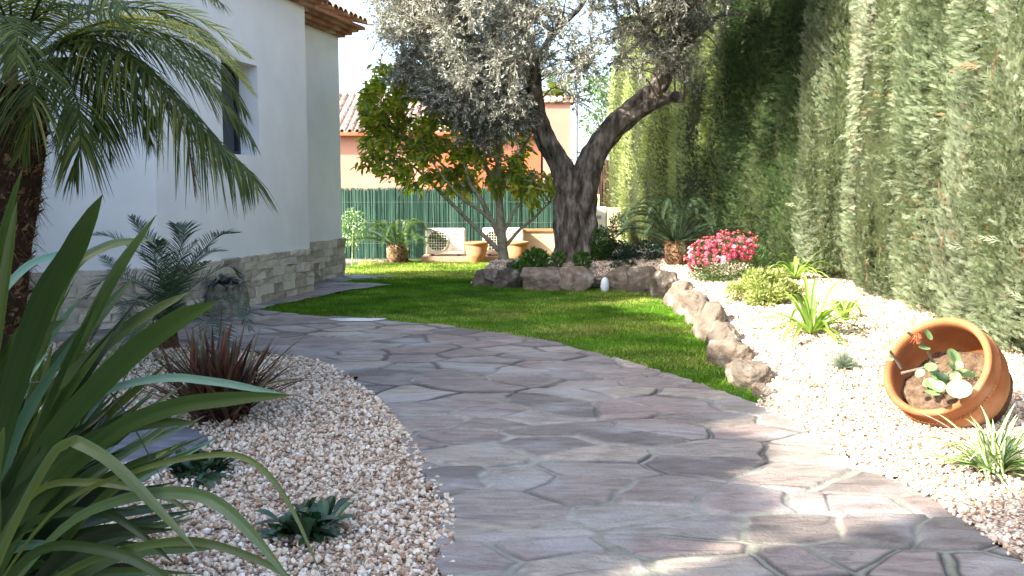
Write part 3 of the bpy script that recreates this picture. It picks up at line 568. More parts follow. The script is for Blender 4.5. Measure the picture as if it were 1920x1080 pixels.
# ---------------------------------------------------------------- rocks
def ico_sub(n):
    import bmesh
    bm = bmesh.new(); bmesh.ops.create_icosphere(bm, subdivisions=n, radius=1); v = np.array([q.co[:] for q in bm.verts]); f = np.array([[q.index for q in fc.verts] for fc in bm.faces]); bm.free(); return v, f
IV, IF = ico_sub(5)
def rock_verts(size, seed, nf=13):
    r0 = np.random.default_rng(seed); v = IV.copy(); N = nrm(r0.normal(size=(nf, 3))); dd = r0.uniform(.55, .9, nf); r = np.ones(len(v))
    N = np.vstack([N, [[0, 0, 1], [0, -1, 0], [1, 0, 0], [-1, 0, 0]]]); dd = np.concatenate([dd, [.72, .75, .85, .85]])
    for a, e in zip(N, dd):
        q = v @ a; r = np.minimum(r, np.where(q > .05, e / np.maximum(q, .05), 9))
    o = r0.uniform(-20, 20, 3)
    r = r * (1 + .06 * fnoise(v + o, 3, 8) + .035 * fnoise(v + o, 8, 8) - .035 * np.abs(fnoise(v * [1, 1, 2] + o, 6, 8)) + .02 * fnoise(v * [1, 1, 3] + o, 19, 8)); return v * r[:, None] * np.asarray(size) / 2 * 1.25
k = 0
desc = ['grey blunt boulder at the left end of the olive bed edge', 'dark squat boulder second along the olive bed edge', 'long low brown boulder in the olive bed edge', 'brown boulder just left of the white egg ornament', 'brown boulder just right of the white egg ornament', 'tall reddish boulder where the border starts to curve', 'upright tan boulder below the dark cycad', 'upright grey boulder left of the pink flowers', 'pale slab boulder below the pink flowers', 'narrow pale boulder standing on edge beside the lawn', 'large rounded boulder with lichen next to the lime bush', 'light brown boulder beside the lawn next to the gravel', 'pale lichen boulder third from the near end of the border', 'dark angular boulder near the end of the border', 'small flat stone ending the border at the path']
for (x, y, wpx, hpx) in BORD:
    p = at(x, y); D = p[1]; q_ = 1 if k < 6 else .88; wm = wpx * D / F * 1.12 * q_; hm = hpx * D / F * 1.05 * q_; dp = max(wm * .7, .22) if k < 6 else wm * 1.15
    if k >= 7: dp = .42
    if k == 14: hm = .10; dp = .2
    mb = MB(); v = rock_verts((wm, dp, hm * 1.35), 50 + k); mb.add(v, IF, .5)
    o = mb.build('boulder', M['boulder'], smooth=True, label=desc[k], cat='boulder', group='boulders edging the raised bed'); o.location = (p[0], p[1] + dp * .35, hm * .42); o.rotation_euler = (0, 0, rng.uniform(-.25, .25) + (0 if k < 6 else .5)); k += 1
for i, (x, y, D, wm, hm, lab) in enumerate([(975, 508, 14.6, .42, .30, 'rounded grey rock behind the magnolia base'), (925, 516, 14.45, .30, .2, 'small grey rock behind the left end of the bed edge'), (1118, 524, 14.1, .35, .12, 'low flat rock in the gap behind the white egg ornament')]):
    p = atD(x, y, D); mb = MB(); mb.add(rock_verts((wm, wm * .8, hm * 1.3), 90 + i), IF, .5); o = mb.build('boulder', M['boulder'], smooth=True, label=lab, cat='boulder', group='rocks inside the raised bed'); o.location = (p[0], D, p[2] - .02)
# egg ornament
p = at(1132, 547) - np.array([0, .16, 0]); eg = thing('egg_ornament', p, 'small white egg shaped ceramic ornament standing on the lawn against the boulders', 'ornament')
mb = MB(); t_ = np.linspace(0, np.pi, 24); mb.lathe(np.stack([.064 * np.sin(t_) ** .9 * (1 + .10 * np.cos(t_)) + 1e-4, .115 - .118 * np.cos(t_)], 1), 28); mb.build('shell', M['ceramic'], eg, smooth=True)
mb = MB(); th = np.linspace(0, 10, 60); mb.tube(np.stack([.028 * np.cos(th) * (1 - th / 14), -.060 + .0 * th, .13 + .034 * np.sin(th) * (1 - th / 14)], 1), .003, 5); mb.build('relief', M['ceramic'], eg)
# stone planter with rosette plant
p = at(428, 594); st_ = thing('stone_planter', p, 'rough stone block planter against the house base behind the young palm', 'planter')
mb = MB(); mb.add(rock_verts((.42, .40, .56), 131, 6) + [0, 0, .14], IF, .5); mb.build('block', M['planter'], st_, smooth=True)
mb = MB(); n = 170; th = rng.uniform(0, 6.28, n); el = rng.uniform(-.1, 1.1, n); D_ = np.stack([np.cos(th) * np.cos(el), np.sin(th) * np.cos(el), np.sin(el)], 1)
mb.straps(np.tile([p[0], p[1] - .02, .40], (n, 1)) + rng.normal(0, .06, (n, 3)) * [1.6, 1, .4], D_, rng.uniform(.12, .24, n), rng.uniform(.02, .04, n), [[0, 0, 1]] * n, .5, (.5, 1, .9, .1)); mb.build('rosette_plant', M['purple_leaf'], label='dark grey green rosette plant with pinkish leaf edges in the stone planter', cat='plant')
# slate slab
p = at(240, 850); mb = MB(); out = [(-.36, -.18), (.05, -.26), (.37, -.15), (.40, .10), (.20, .26), (-.15, .27), (-.38, .12)]
ov = np.array([[p[0] + a, p[1] + b_ * 1.5] for a, b_ in out]); n = len(ov); v = np.vstack([np.c_[ov, np.full(n, .02)], np.c_[ov, np.full(n, .052)], np.c_[(ov - p[:2]) * .97 + p[:2], np.full(n, .058)]])
mb.add(v, [[i, (i + 1) % n, n + (i + 1) % n, n + i] for i in range(n)] + [[n + i, n + (i + 1) % n, 2 * n + (i + 1) % n, 2 * n + i] for i in range(n)], .5); mb.add(v[2 * n:], [list(range(n))], .5)
mb.build('stepping_stone', M['slate'], label='flat bluish slate stepping stone lying in the left gravel bed', cat='stepping stone')
# ---------------------------------------------------------------- plants
def leaf_cloud(mb, C, R, n, L, Wd, shell=.5, up=.3, droop=.2, prof=(.15, 1, .05), fold=0, r=None, flat=0):
    C = np.asarray(C, float); R = np.broadcast_to(R, 3); d_ = rand_dirs(n); rad = rng.uniform(shell, 1, n) ** .6; P = C + d_ * rad[:, None] * R
    D = nrm(d_ * .8 + rng.normal(0, .5, (n, 3)) + [0, 0, up]); mb.straps(P, D, L * rng.uniform(.7, 1.2, n), Wd * rng.uniform(.8, 1.2, n), nrm(rng.normal(size=(n, 3)) * .7 + [0, 0, .8] + d_ * .5), droop, prof, r, fold=fold)
# olive tree
OD = 15.0
def op(px, py, dD=0): return atD(px, py, OD + dD)
ol = thing('olive_tree', (op(1078, 478)[0], OD, .4), 'old olive tree with thick forked dark trunk and silvery crown in the raised bed', 'tree'); ol.location = (0, 0, 0)
mb = MB()
trunk = spline([op(1076, 500), op(1077, 470), op(1074, 410), op(1076, 350), op(1080, 322)], 70); mb.tube(trunk, np.interp(np.linspace(0, 1, 70), [0, .12, .5, .8, 1], [.42, .32, .28, .32, .30]), 72, rug=.13, flute=.08)
limbs = [([(1066, 345), (1040, 290), (1016, 240), (1003, 190), (1000, 130), (985, 60), (960, -20)], [.21, .16, .155, .14, .11, .09, .06], (0, -.1, -.1, -.2, -.3, -.4, -.5)),
         ([(1092, 350), (1116, 290), (1150, 240), (1190, 200), (1230, 165), (1255, 125), (1265, 60), (1262, -30)], [.24, .20, .18, .16, .14, .12, .09, .06], (0, -.1, -.15, -.2, -.3, -.4, -.5, -.6)),
         ([(1150, 245), (1190, 215), (1225, 195), (1255, 182), (1283, 184)], [.14, .11, .09, .085, .07], (-.1, -.3, -.5, -.6, -.7)),
         ([(1256, 130), (1246, 90), (1215, 55), (1190, 10), (1180, -40)], [.10, .08, .07, .06, .05], (-.4, -.5, -.6, -.7, -.8)),
         ([(1262, 100), (1310, 60), (1350, 30), (1390, 25)], [.06, .05, .035, .02], (-.4, -.8, -1.1, -1.3)),
         ([(1215, 50), (1262, 30), (1300, 10), (1330, -20)], [.05, .04, .03, .02], (-.6, -1, -1.2, -1.4)),
         ([(1010, 220), (960, 160), (900, 100), (830, 60)], [.09, .06, .045, .03], (-.1, -.3, -.6, -.8)),
         ([(1015, 240), (950, 215), (890, 190), (820, 170)], [.06, .05, .035, .02], (-.1, .2, .5, .7)),
         ([(1000, 130), (1040, 60), (1090, 10), (1120, -60)], [.07, .05, .04, .03], (-.3, .3, .6, .8))]
limbpts = []
for pts, rad, dd in limbs:
    P = spline([op(x, y, q) for (x, y), q in zip(pts, dd)], 44); R = np.interp(np.linspace(0, 1, 44), np.linspace(0, 1, len(rad)), rad); mb.tube(P, R, 30 if rad[0] > .12 else 14, rug=.12, flute=.09 if rad[0] > .12 else 0); limbpts.append(P)
# trunk burls and hollow ridges
for q in range(7):
    a = rng.uniform(0, 6.28); z0 = rng.uniform(.55, 1.5); c0 = op(1076, 400); P = np.array([c0[0] + .25 * math.cos(a), OD + .25 * math.sin(a), z0]); mb.tube(spline([P + [0, 0, -.4], P + [.03, 0, 0], P + [0, .02, .45]], 10), [.05, .08, .10, .11, .12, .12, .11, .09, .07, .04], 10, rug=.12)
LP = np.vstack(limbpts)
clumps = []
cl_spec = [(1060, 20, 3.2, 1.4), ]
r0 = np.random.default_rng(5)
def crown_ok(px, py):
    # lower outline of the crown, by how far it hangs
    low = np.interp(px, [680, 720, 760, 850, 930, 1000, 1060, 1100, 1160, 1230, 1300, 1360, 1430], [60, 190, 225, 270, 275, 235, 185, 190, 215, 150, 165, 120, 30]); return py < low
while len(clumps) < 520:
    px = r0.uniform(690, 1440); py = r0.uniform(-520, 0) if len(clumps) < 170 else r0.uniform(-60, 275); dd = r0.uniform(-1.9, 1.9)
    cx, cy = 1050, -120
    e = ((px - cx) / 385) ** 2 + ((py - cy) / 420) ** 2 + (dd / 2.3) ** 2
    w_ = op(px, py, dd); t_h = (3.1 - w_[0]) / .889
    if w_[0] > .4 and 14.7 < w_[1] + .46 * t_h < 17.2 and .1 < w_[2] - .675 * t_h < 2.8 and r0.random() < .8: continue
    if py > 90 and px < 985: dd = -abs(dd) * .85 - .1
    if px > 1085 and py > -220 and r0.random() > (.38 if dd > -1.2 else .8): continue
    if px > 1300 and py > -60 and r0.random() > .4: continue
    if e < 1.0 and crown_ok(px, py) and (e > .25 or r0.random() < .35) and not (dd > .6 and px > 1000) and not (975 < px < 1050 and py > 110 and dd < .35) and not (1085 < px < 1250 and py > 150 and dd < .2): clumps.append(op(px, py, dd))
for i in range(130):  # overhanging clumps above the view, added to cast shade on the hedge
    clumps.append(np.array([r0.uniform(.6, 2.9), r0.uniform(11.1, 12.8), r0.uniform(4.0, 6.4)]))
for i in range(50):  # more unseen overhang added for the hedge shade
    clumps.append(np.array([r0.uniform(1.8, 3.0), r0.uniform(11.2, 12.6), r0.uniform(4.3, 5.6)]))
clumps = np.array(clumps); tw = MB(); lf = MB()
for c_ in clumps:
    j = np.argmin(np.linalg.norm(LP - c_, axis=1) + .3 * np.maximum(LP[:, 2] - c_[2], 0)); s_ = LP[j]; mid = (s_ + c_) / 2 + rng.normal(0, .12, 3) + [0, 0, .12]
    bp = spline([s_, mid, c_], 8); tw.tube(bp, np.linspace(.016, .006, 8), 5)
    nt_ = 18; d_ = nrm(rng.normal(size=(nt_, 3)) + [0, 0, .25]); L_ = rng.uniform(.18, .46, nt_)
    for a, l_ in zip(d_, L_):
        tp = c_ + a[None] * (np.linspace(0, 1, 5)[:, None] * l_); tp[:, 2] -= np.linspace(0, 1, 5) ** 2 * l_ * .12; tp = tp + rng.normal(0, .012, (5, 3)); tw.tube(tp, np.linspace(.004, .0015, 5), 3, caps=False)
        nl = 26; tt = rng.uniform(.1, 1, nl); pp = np.stack([np.interp(tt, np.linspace(0, 1, 5), tp[:, k]) for k in range(3)], 1)
        lf.straps(pp, nrm(a * .9 + rng.normal(0, .75, (nl, 3))), rng.uniform(.045, .08, nl), rng.uniform(.011, .017, nl), rand_dirs(nl), .15, (.15, 1, .05))
mb.build('trunk', M['olive_bark'], ol, smooth=True); cr = lf.build('crown', M['olive_leaf'], ol); tw.build('branch', M['twig'], ol)
print('olive leaves', sum(len(f) for f in lf.f))
# magnolia
MD = 15.3
mg = thing('magnolia_tree', (0, 0, 0), 'small magnolia with many stems and glossy yellow green leaves left of the olive', 'tree')
def mp_(px, py, d=0): return atD(px, py, MD + d)
mb = MB(); base_ = mp_(948, 512); stems = [([(948, 515), (943, 470), (938, 410), (934, 340), (936, 250), (938, 160)], [.10, .085, .075, .06, .04, .02], 0), ([(940, 450), (905, 380), (880, 340), (868, 290), (850, 230)], [.05, .04, .035, .03, .015], -.3), ([(936, 470), (895, 430), (850, 385), (800, 335), (762, 300)], [.045, .035, .03, .025, .012], .1),
    ([(938, 430), (900, 395), (870, 375), (845, 350), (800, 290)], [.03, .028, .025, .02, .01], -.5), ([(945, 465), (975, 430), (1000, 410), (1030, 380)], [.035, .025, .02, .01], .3), ([(943, 440), (965, 395), (985, 370), (1005, 320)], [.03, .022, .018, .01], -.3), ([(936, 370), (955, 320), (985, 270), (1010, 230)], [.035, .03, .02, .01], .4), ([(933, 350), (900, 290), (880, 230), (820, 180)], [.035, .03, .02, .01], .5), ([(870, 350), (820, 300), (770, 260), (730, 250)], [.025, .02, .015, .008], .2)]
ML = []
for pts, rad, dd in stems:
    P = spline([mp_(x, y, dd * i / len(pts)) for i, (x, y) in enumerate(pts)], 16); mb.tube(P, np.interp(np.linspace(0, 1, 16), np.linspace(0, 1, len(rad)), rad), 10, rug=.04); ML.append(P)
ML = np.vstack(ML); lf = MB(); tw = MB(); r0 = np.random.default_rng(8); nC = 0
while nC < 350:
    px = r0.uniform(685, 1045); py = r0.uniform(130, 405); dd = r0.uniform(-.5, 1.1)
    low = np.interp(px, [685, 720, 760, 800, 850, 900, 950, 1000, 1045], [310, 330, 350, 345, 350, 360, 350, 375, 350]); up_ = np.interp(px, [685, 720, 800, 1045], [190, 120, 100, 100])
    if py > low or py < up_: continue
    if px > 950 and py < 290 and dd < .5: continue
    if px > 1000 and py < 330: continue
    if 735 < px < 990 and 250 < py < 345 and r0.random() < .45: continue
    c_ = mp_(px, py, dd); j = np.argmin(np.linalg.norm(ML - c_, axis=1)); tw.tube(spline([ML[j], (ML[j] + c_) / 2 + r0.normal(0, .05, 3), c_], 6), np.linspace(.010, .004, 6), 5); nC += 1
    out = nrm(c_ - mp_(900, 330, .1) + r0.normal(0, .3, 3)); n = 30; D = nrm(out * .6 + rng.normal(0, .7, (n, 3)) + [0, 0, .25])
    lf.straps(c_ + rng.normal(0, .06, (n, 3)) + D * .01, D, rng.uniform(.10, .17, n), rng.uniform(.05, .072, n), nrm(rng.normal(size=(n, 3)) * .6 + [0, 0, 1]), .35, (.12, .8, 1, .7, .05), fold=.2)
mb.build('trunk', M['mag_bark'], mg, smooth=True); lf.build('crown', M['mag_leaf'], mg); tw.build('branch', M['mag_bark'], mg)
# fronds for palms and cycads
def frond(mb, rib, pts, nl, ll, wd, droop, rr=.008, spread=1.0, r=None, up=(0, 0, 1), vee=.25, tipf=.35, prof=(.6, 1, .8, .05), jit=.08, t0=.12):
    C = spline(pts, 24); rib.tube(C, np.linspace(rr, rr * .25, 24), 5, r=.5)
    t = np.repeat(np.linspace(t0, .985, nl), 2); sd = np.tile([1, -1], nl); P = np.stack([np.interp(t, np.linspace(0, 1, 24), C[:, k]) for k in range(3)], 1)
    Tn = nrm(np.gradient(C, axis=0)); T = np.stack([np.interp(t, np.linspace(0, 1, 24), Tn[:, k]) for k in range(3)], 1); S = nrm(np.cross(T, np.broadcast_to(up, T.shape))); N = np.cross(S, T)
    fw = (.35 + .75 * t)[:, None]; D = nrm(S * sd[:, None] * spread + T * fw + N * vee + rng.normal(0, jit, P.shape)); prf = np.clip(np.sin(np.pi * (t * .82 + .12)), .2, 1)
    mb.straps(P, D, ll * prf * rng.uniform(.85, 1.1, len(t)), wd, N + rng.normal(0, .3, P.shape), droop, prof, (rng.random(len(t)) if r is None else r), fold=.0)
# palm at left
PD = 6.6
def pp_(x, y, d=0): return atD(x, y, PD + d)
pm = thing('palm_tree', (0, 0, 0), 'date palm with shaggy brown trunk and arching fronds at the left edge', 'palm tree')
mb = MB(); TP = spline([pp_(0, 640), pp_(5, 500), pp_(20, 380), pp_(28, 250), pp_(30, 170)], 26); TP = np.vstack([[TP[0][0], PD, -.02], TP]); TR = np.interp(np.linspace(0, 1, 27), [0, .4, .75, 1], [.16, .17, .20, .17]); mb.tube(TP, TR, 22, rug=.05)
n = 1500; t = rng.uniform(0, 1, n); P = np.stack([np.interp(t, np.linspace(0, 1, 27), TP[:, k]) for k in range(3)], 1); R = np.interp(t, np.linspace(0, 1, 27), TR); th = rng.uniform(0, 6.28, n); o_ = np.stack([np.cos(th), np.sin(th), np.zeros(n)], 1)
mb.straps(P + o_ * R[:, None] * .9, nrm(o_ * .45 + [0, 0, 1] + rng.normal(0, .25, (n, 3))), rng.uniform(.05, .14, n), rng.uniform(.02, .06, n), o_, .25, (1, .8, .3)); n2 = 1500
t = rng.uniform(.15, 1, n2); P = np.stack([np.interp(t, np.linspace(0, 1, 27), TP[:, k]) for k in range(3)], 1); R = np.interp(t, np.linspace(0, 1, 27), TR); th = rng.uniform(0, 6.28, n2); o_ = np.stack([np.cos(th), np.sin(th), np.zeros(n2)], 1)
mb.straps(P + o_ * R[:, None] * .9, nrm(o_ * .6 + rng.normal(0, .6, (n2, 3)) - [0, 0, .3]), rng.uniform(.04, .16, n2), rng.uniform(.003, .008, n2), rand_dirs(n2), .5, (1, .7, .2)); mb.build('trunk', M['palm_bark'], pm)
def palm_frond(pts, nl=46, ll=.42, wd=.016, droop=.5, mat='palm_leaf', **kw):
    nl = int(nl * 1.7); wd *= .85; a = MB(); rbm = MB(); frond(a, a, pts, nl, ll, wd, droop, rr=.011, **kw); a.build('frond', M[mat], pm)
F_ = lambda L: [pp_(x, y, d) for x, y, d in L]
palm_frond(F_([(50, 120, 0), (130, 84, -.15), (210, 86, -.3), (290, 150, -.4), (370, 235, -.5), (440, 300, -.55), (482, 345, -.6)]), 62, .52, .018, .75, vee=.1, spread=.9)
palm_frond(F_([(50, 110, 0), (150, 62, .2), (250, 50, .35), (340, 78, .5), (410, 130, .6), (462, 215, .6)]), 58, .46, .017, .55, vee=.2)
palm_frond(F_([(50, 100, 0), (150, 30, .4), (260, 15, .7), (360, 50, .9), (430, 110, 1.0)]), 50, .42, .016, .4)
palm_frond(F_([(60, 130, 0), (110, 130, -.3), (145, 190, -.5), (150, 270, -.6), (140, 330, -.6)]), 36, .30, .018, .9, spread=.7)
palm_frond(F_([(60, 130, 0), (120, 115, -.1), (180, 150, -.25), (195, 220, -.3), (205, 290, -.3)]), 36, .28, .015, .9, spread=.7)
palm_frond(F_([(40, 130, 0), (60, 90, -.5), (66, 140, -.9), (58, 220, -1.0), (40, 290, -1.0)]), 40, .30, .016, .8)
palm_frond(F_([(30, 120, 0), (120, -20, -.1), (220, -70, -.2), (330, -50, -.3), (420, 10, -.35)]), 46, .36, .014, .6)
palm_frond(F_([(30, 120, 0), (60, -30, .2), (110, -140, .3), (180, -210, .4), (270, -230, .5)]), 40, .4, .015, .3)
palm_frond(F_([(30, 120, 0), (0, 10, -.3), (-60, -40, -.6), (-140, -20, -.8), (-200, 60, -.9)]), 40, .42, .016, .5)
palm_frond(F_([(30, 120, 0), (-20, 60, .3), (-100, 20, .6), (-200, 60, .8), (-260, 150, .9)]), 40, .42, .016, .5)
palm_frond(F_([(40, 100, 0), (70, 10, -.5), (110, -40, -.9), (170, -30, -1.2), (230, 20, -1.4)]), 44, .34, .014, .6)
palm_frond(F_([(30, 110, 0), (20, 0, -.3), (40, -80, -.6), (90, -120, -.8)]), 36, .34, .014, .4)
palm_frond(F_([(20, 110, 0), (-10, 60, -.5), (0, 30, -.9), (30, 60, -1.2), (30, 120, -1.3)]), 36, .30, .014, .6)
palm_frond(F_([(50, 140, 0), (110, 110, .4), (200, 120, .7), (260, 180, .8), (290, 230, .8)]), 44, .36, .015, .8)
palm_frond(F_([(50, 140, 0), (90, 150, .2), (130, 200, .3), (120, 270, .35)]), 30, .26, .012, .9)
palm_frond(F_([(30, 140, 0), (20, 90, -.2), (-40, 130, -.4), (-80, 230, -.5)]), 36, .34, .015, .8)
palm_frond(F_([(50, 120, 0), (140, 75, .1), (230, 95, .2), (310, 160, .25), (375, 235, .3), (430, 300, .3)]), 58, .50, .018, .8, vee=.1, spread=.9)
palm_frond(F_([(50, 115, 0), (150, 70, -.2), (250, 75, -.1), (340, 120, 0), (420, 190, .1), (478, 275, .1)]), 58, .44, .016, .6, vee=.2)
palm_frond(F_([(50, 130, 0), (120, 110, -.2), (190, 130, -.35), (245, 190, -.4), (280, 260, -.4)]), 44, .34, .016, .9, spread=.8)
palm_frond(F_([(60, 110, 0), (170, 50, .3), (290, 45, .5), (390, 90, .6), (470, 165, .7)]), 50, .34, .013, .25, mat='palm_sun', vee=.3)
palm_frond(F_([(60, 100, 0), (150, 20, .5), (270, 5, .8), (380, 40, 1.0), (470, 110, 1.2)]), 46, .32, .012, .2, mat='palm_sun', vee=.3)
palm_frond(F_([(60, 110, 0), (170, 60, -.5), (280, 70, -.7), (370, 130, -.8), (430, 210, -.8)]), 54, .36, .013, .35, vee=.25)
palm_frond(F_([(60, 110, 0), (180, 45, -.2), (300, 40, -.3), (400, 90, -.4), (474, 175, -.4)]), 56, .34, .012, .3, mat='palm_sun', vee=.3)
palm_frond(F_([(30, 100, 0), (60, 40, -.2), (120, 10, -.3), (200, 20, -.4), (270, 70, -.4)]), 44, .34, .014, .6)
for L in ([(300, 175, -.42), (345, 235, -.45), (358, 300, -.45), (366, 370, -.45)],): palm_frond(F_(L), 22, .14, .007, 1.0, mat='dry_leaf', spread=.4)
mb = MB(); c_ = pp_(20, 135, -.28); mb.lathe([(0.0, -.12), (.03, -.10), (.045, -.02), (.04, .06), (.015, .12), (0, .13)], 10, c_, r=.9); mb.build('spathe', M['palm_bark'], pm, smooth=True)
# young palm
yp = at(318, 655); y0 = np.array([yp[0], yp[1], .03]); t_p = thing('young_palm', (0, 0, 0), 'young dark green palm with fine arching fronds in front of the house base', 'palm')
YD = yp[1]
ytips = [((330, 540), (400, 450), (446, 436), -.3), ((310, 500), (270, 440), (245, 405), .1), ((300, 520), (220, 450), (165, 440), -.2), ((330, 500), (345, 440), (330, 420), .2), ((340, 560), (420, 500), (450, 520), .2), ((340, 590), (430, 560), (470, 620), -.4), ((300, 560), (210, 520), (160, 560), .1), ((300, 590), (220, 570), (170, 640), -.4), ((340, 600), (400, 590), (440, 660), -.6), ((310, 540), (290, 480), (300, 450), -.6), ((320, 560), (350, 520), (390, 490), -.8), ((310, 590), (260, 560), (230, 600), -.8), ((330, 540), (380, 480), (420, 470), .6), ((305, 560), (230, 510), (190, 480), .5), ((320, 560), (330, 500), (370, 450), .7), ((330, 600), (380, 600), (400, 640), -.9), ((310, 600), (270, 600), (250, 650), -.9)]
a = MB()
for m1, m2, tp, dd in ytips: frond(a, a, [y0 + rng.normal(0, .02, 3), atD(*m1, YD + dd * .3), atD(*m2, YD + dd * .7), atD(*tp, YD + dd)], 60, .24, .009, .15, rr=.006, vee=.35, jit=.1, t0=.22)
a.build('fronds', M['palm_blue'], t_p); mb = MB(); mb.tube([y0 - [0, 0, .05], y0 + [0, 0, .22]], [.10, .07], 12, rug=.08); mb.build('stem', M['palm_bark'], t_p)
# cycads
def cycad(name, c, nf, fl, label, mat, th_r, th_h, seed):
    t = thing(name, c, label, 'cycad'); r0 = np.random.default_rng(seed)
    mb = MB(); P = np.array([[0, 0, -.03], [0, 0, th_h * .3], [0, 0, th_h * .8], [0, 0, th_h]]); mb.tube(P, [th_r * .7, th_r, th_r * 1.05, th_r * .7], 14, rug=.05); n = 500; th = rng.uniform(0, 6.28, n); o_ = np.stack([np.cos(th), np.sin(th), np.zeros(n)], 1)
    mb.straps(o_ * th_r * .9 + np.stack([np.zeros(n), np.zeros(n), rng.uniform(0, th_h, n)], 1), nrm(o_ * .6 + [0, 0, .8] + rng.normal(0, .2, (n, 3))), rng.uniform(.05, .1, n), rng.uniform(.015, .03, n), o_, .2, (1, .8, .2)); mb.build('trunk', M['palm_bark'], t)
    a = MB()
    for i in range(nf):
        az = i * 2.4 + r0.uniform(-.3, .3); e = r0.uniform(.3, 1.35) if i > 6 else r0.uniform(.05, .35); L = fl * r0.uniform(.8, 1.1); h = np.array([math.cos(az), math.sin(az), 0]); d_ = h * math.cos(e) + np.array([0, 0, math.sin(e)])
        p0 = np.array([0, 0, th_h]) + h * th_r * .4; p1 = p0 + d_ * L * .5; p2 = p0 + (h * math.cos(e) * .95 + np.array([0, 0, math.sin(e) * .62])) * L * .85 + h * .1 * L; p3 = p0 + (h * (math.cos(e) + .18) + np.array([0, 0, math.sin(e) * .45 - .14])) * L
        frond(a, a, [p0, p1, p2, p3], 64, .105, .0085, .05, rr=.010, vee=.5, jit=.04, tipf=.1, t0=.12, prof=(.8, 1, .1))
    a.build('fronds', M[mat], t); return t
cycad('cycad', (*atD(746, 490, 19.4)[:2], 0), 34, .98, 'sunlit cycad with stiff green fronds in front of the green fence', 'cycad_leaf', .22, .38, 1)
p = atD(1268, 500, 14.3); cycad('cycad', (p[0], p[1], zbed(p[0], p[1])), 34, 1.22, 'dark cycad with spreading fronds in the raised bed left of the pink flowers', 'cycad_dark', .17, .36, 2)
# cypress hedge: a row of trees
NEEDLE_V = []; NEEDLE_F = []
def spray_template(seed, nn=10, w_=.045):
    r0 = np.random.default_rng(seed); V = []; Fc = []
    def q(a, d_, l, wd, N):
        s = nrm(np.cross(d_, N)) * wd / 2; b0 = len(V); m_ = a + d_ * l * .55; V.extend([a, m_ - s, a + d_ * l, m_ + s]); Fc.append([b0, b0 + 1, b0 + 2, b0 + 3])
    q(np.zeros(3), np.array([0, 1., 0]), 1.0, w_ * .9, np.array([0, 0, 1.]))
    for i in range(nn):
        t = .1 + .8 * i / nn; s = 1 if i % 2 else -1; l = (.42 - .26 * t) * r0.uniform(.8, 1.2); d_ = nrm(np.array([s * .50, .85, r0.uniform(-.4, .4)])); q(np.array([0, t, 0]), d_, l, w_, nrm([0, r0.uniform(-.3, .3), 1]))
        if l > .30: q(np.array([0, t, 0]) + d_ * l * .5, nrm(d_ + [-.5 * s, .3, r0.uniform(-.3, .3)]), l * .5, w_ * .85, np.array([0, .1, 1.]))
    return np.array(V), np.array(Fc)
def hedge_tree(seed, hgt, rad, ns, size, rough=1.0):
    """returns core mesh builder and spray mesh builder around the origin"""
    r0 = np.random.default_rng(seed); core = MB(); lf = MB(); off = r0.uniform(-30, 30, 3)
    def surf(th, z):
        pr = np.interp(z, [0, .15, .5, hgt * .6, hgt], [.80, .93, 1.0, .95, .62])
        q = np.stack([np.cos(th) * rad * .8, np.sin(th) * rad * .8, z * .55], -1) + off
        return rad * pr * (1 + rough * (.12 * fnoise(q, 1.6, 8) + .07 * fnoise(q * [1, 1, 1.0], 5, 8)))
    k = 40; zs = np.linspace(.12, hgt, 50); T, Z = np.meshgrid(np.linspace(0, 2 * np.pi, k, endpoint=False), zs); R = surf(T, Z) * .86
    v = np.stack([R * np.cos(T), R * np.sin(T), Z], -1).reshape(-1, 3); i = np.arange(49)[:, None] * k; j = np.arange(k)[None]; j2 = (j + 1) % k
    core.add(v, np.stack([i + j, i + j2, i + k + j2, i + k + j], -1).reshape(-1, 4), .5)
    th = r0.uniform(0, 2 * np.pi, ns); z = r0.uniform(.03, hgt, ns); q = np.stack([np.cos(th) * rad, np.sin(th) * rad, z * .3], -1) + off
    gap = fnoise(q * [1, 1, .8] + 3, 2.6, 8) + .5 * fnoise(q + 9, 8, 6); keep = (gap > -.6) | (r0.random(ns) < .12); th, z, gap = th[keep], z[keep], gap[keep]; n = len(th)
    r_ = surf(th, z) * r0.uniform(.84, 1.0, n); o_ = np.stack([np.cos(th), np.sin(th), np.zeros(n)], 1); P = o_ * r_[:, None]; P[:, 2] = z
    wisp = r0.random(n) < .03 * rough; q2 = np.stack([np.cos(th) * rad, np.sin(th) * rad, z * .5], -1) + off
    sw = fnoise(q2, 3.0, 6)[:, None]; tan = np.stack([-np.sin(th), np.cos(th), np.zeros(n)], 1)
    D = nrm(o_ * .75 + np.array([0, 0, 1]) * (.6 + .6 * fnoise(q2 + 5, 2.5, 6)[:, None]) + tan * sw * .8 + r0.normal(0, .34, (n, 3))); S = size * r0.uniform(.65, 1.25, n) * np.where(wisp, 2.2, 1)
    tone = np.clip(.5 + .22 * fnoise(q2 + 50, 3, 8) + r0.normal(0, .14, n), 0, .985); tone[r0.random(n) < .012] = 1
    N = nrm(r0.normal(size=(n, 3)) + o_ * .2); Fr = frames(D, N); per = n // 4 + 1
    for t in range(4):
        s = slice(t * per, (t + 1) * per); tv, tf = spray_template(seed * 7 + t); lf.inst(tv, tf, P[s], Fr[s], S[s], tone[s])
    return core, lf
def trunk_mb(h=1.2, r=.07):
    mb = MB(); mb.tube(spline([[0, 0, -.05], [.03, 0, h * .5], [0, .03, h]], 10), np.linspace(r * 1.3, r, 10), 10, rug=.1, flute=.08); return mb
bt = []
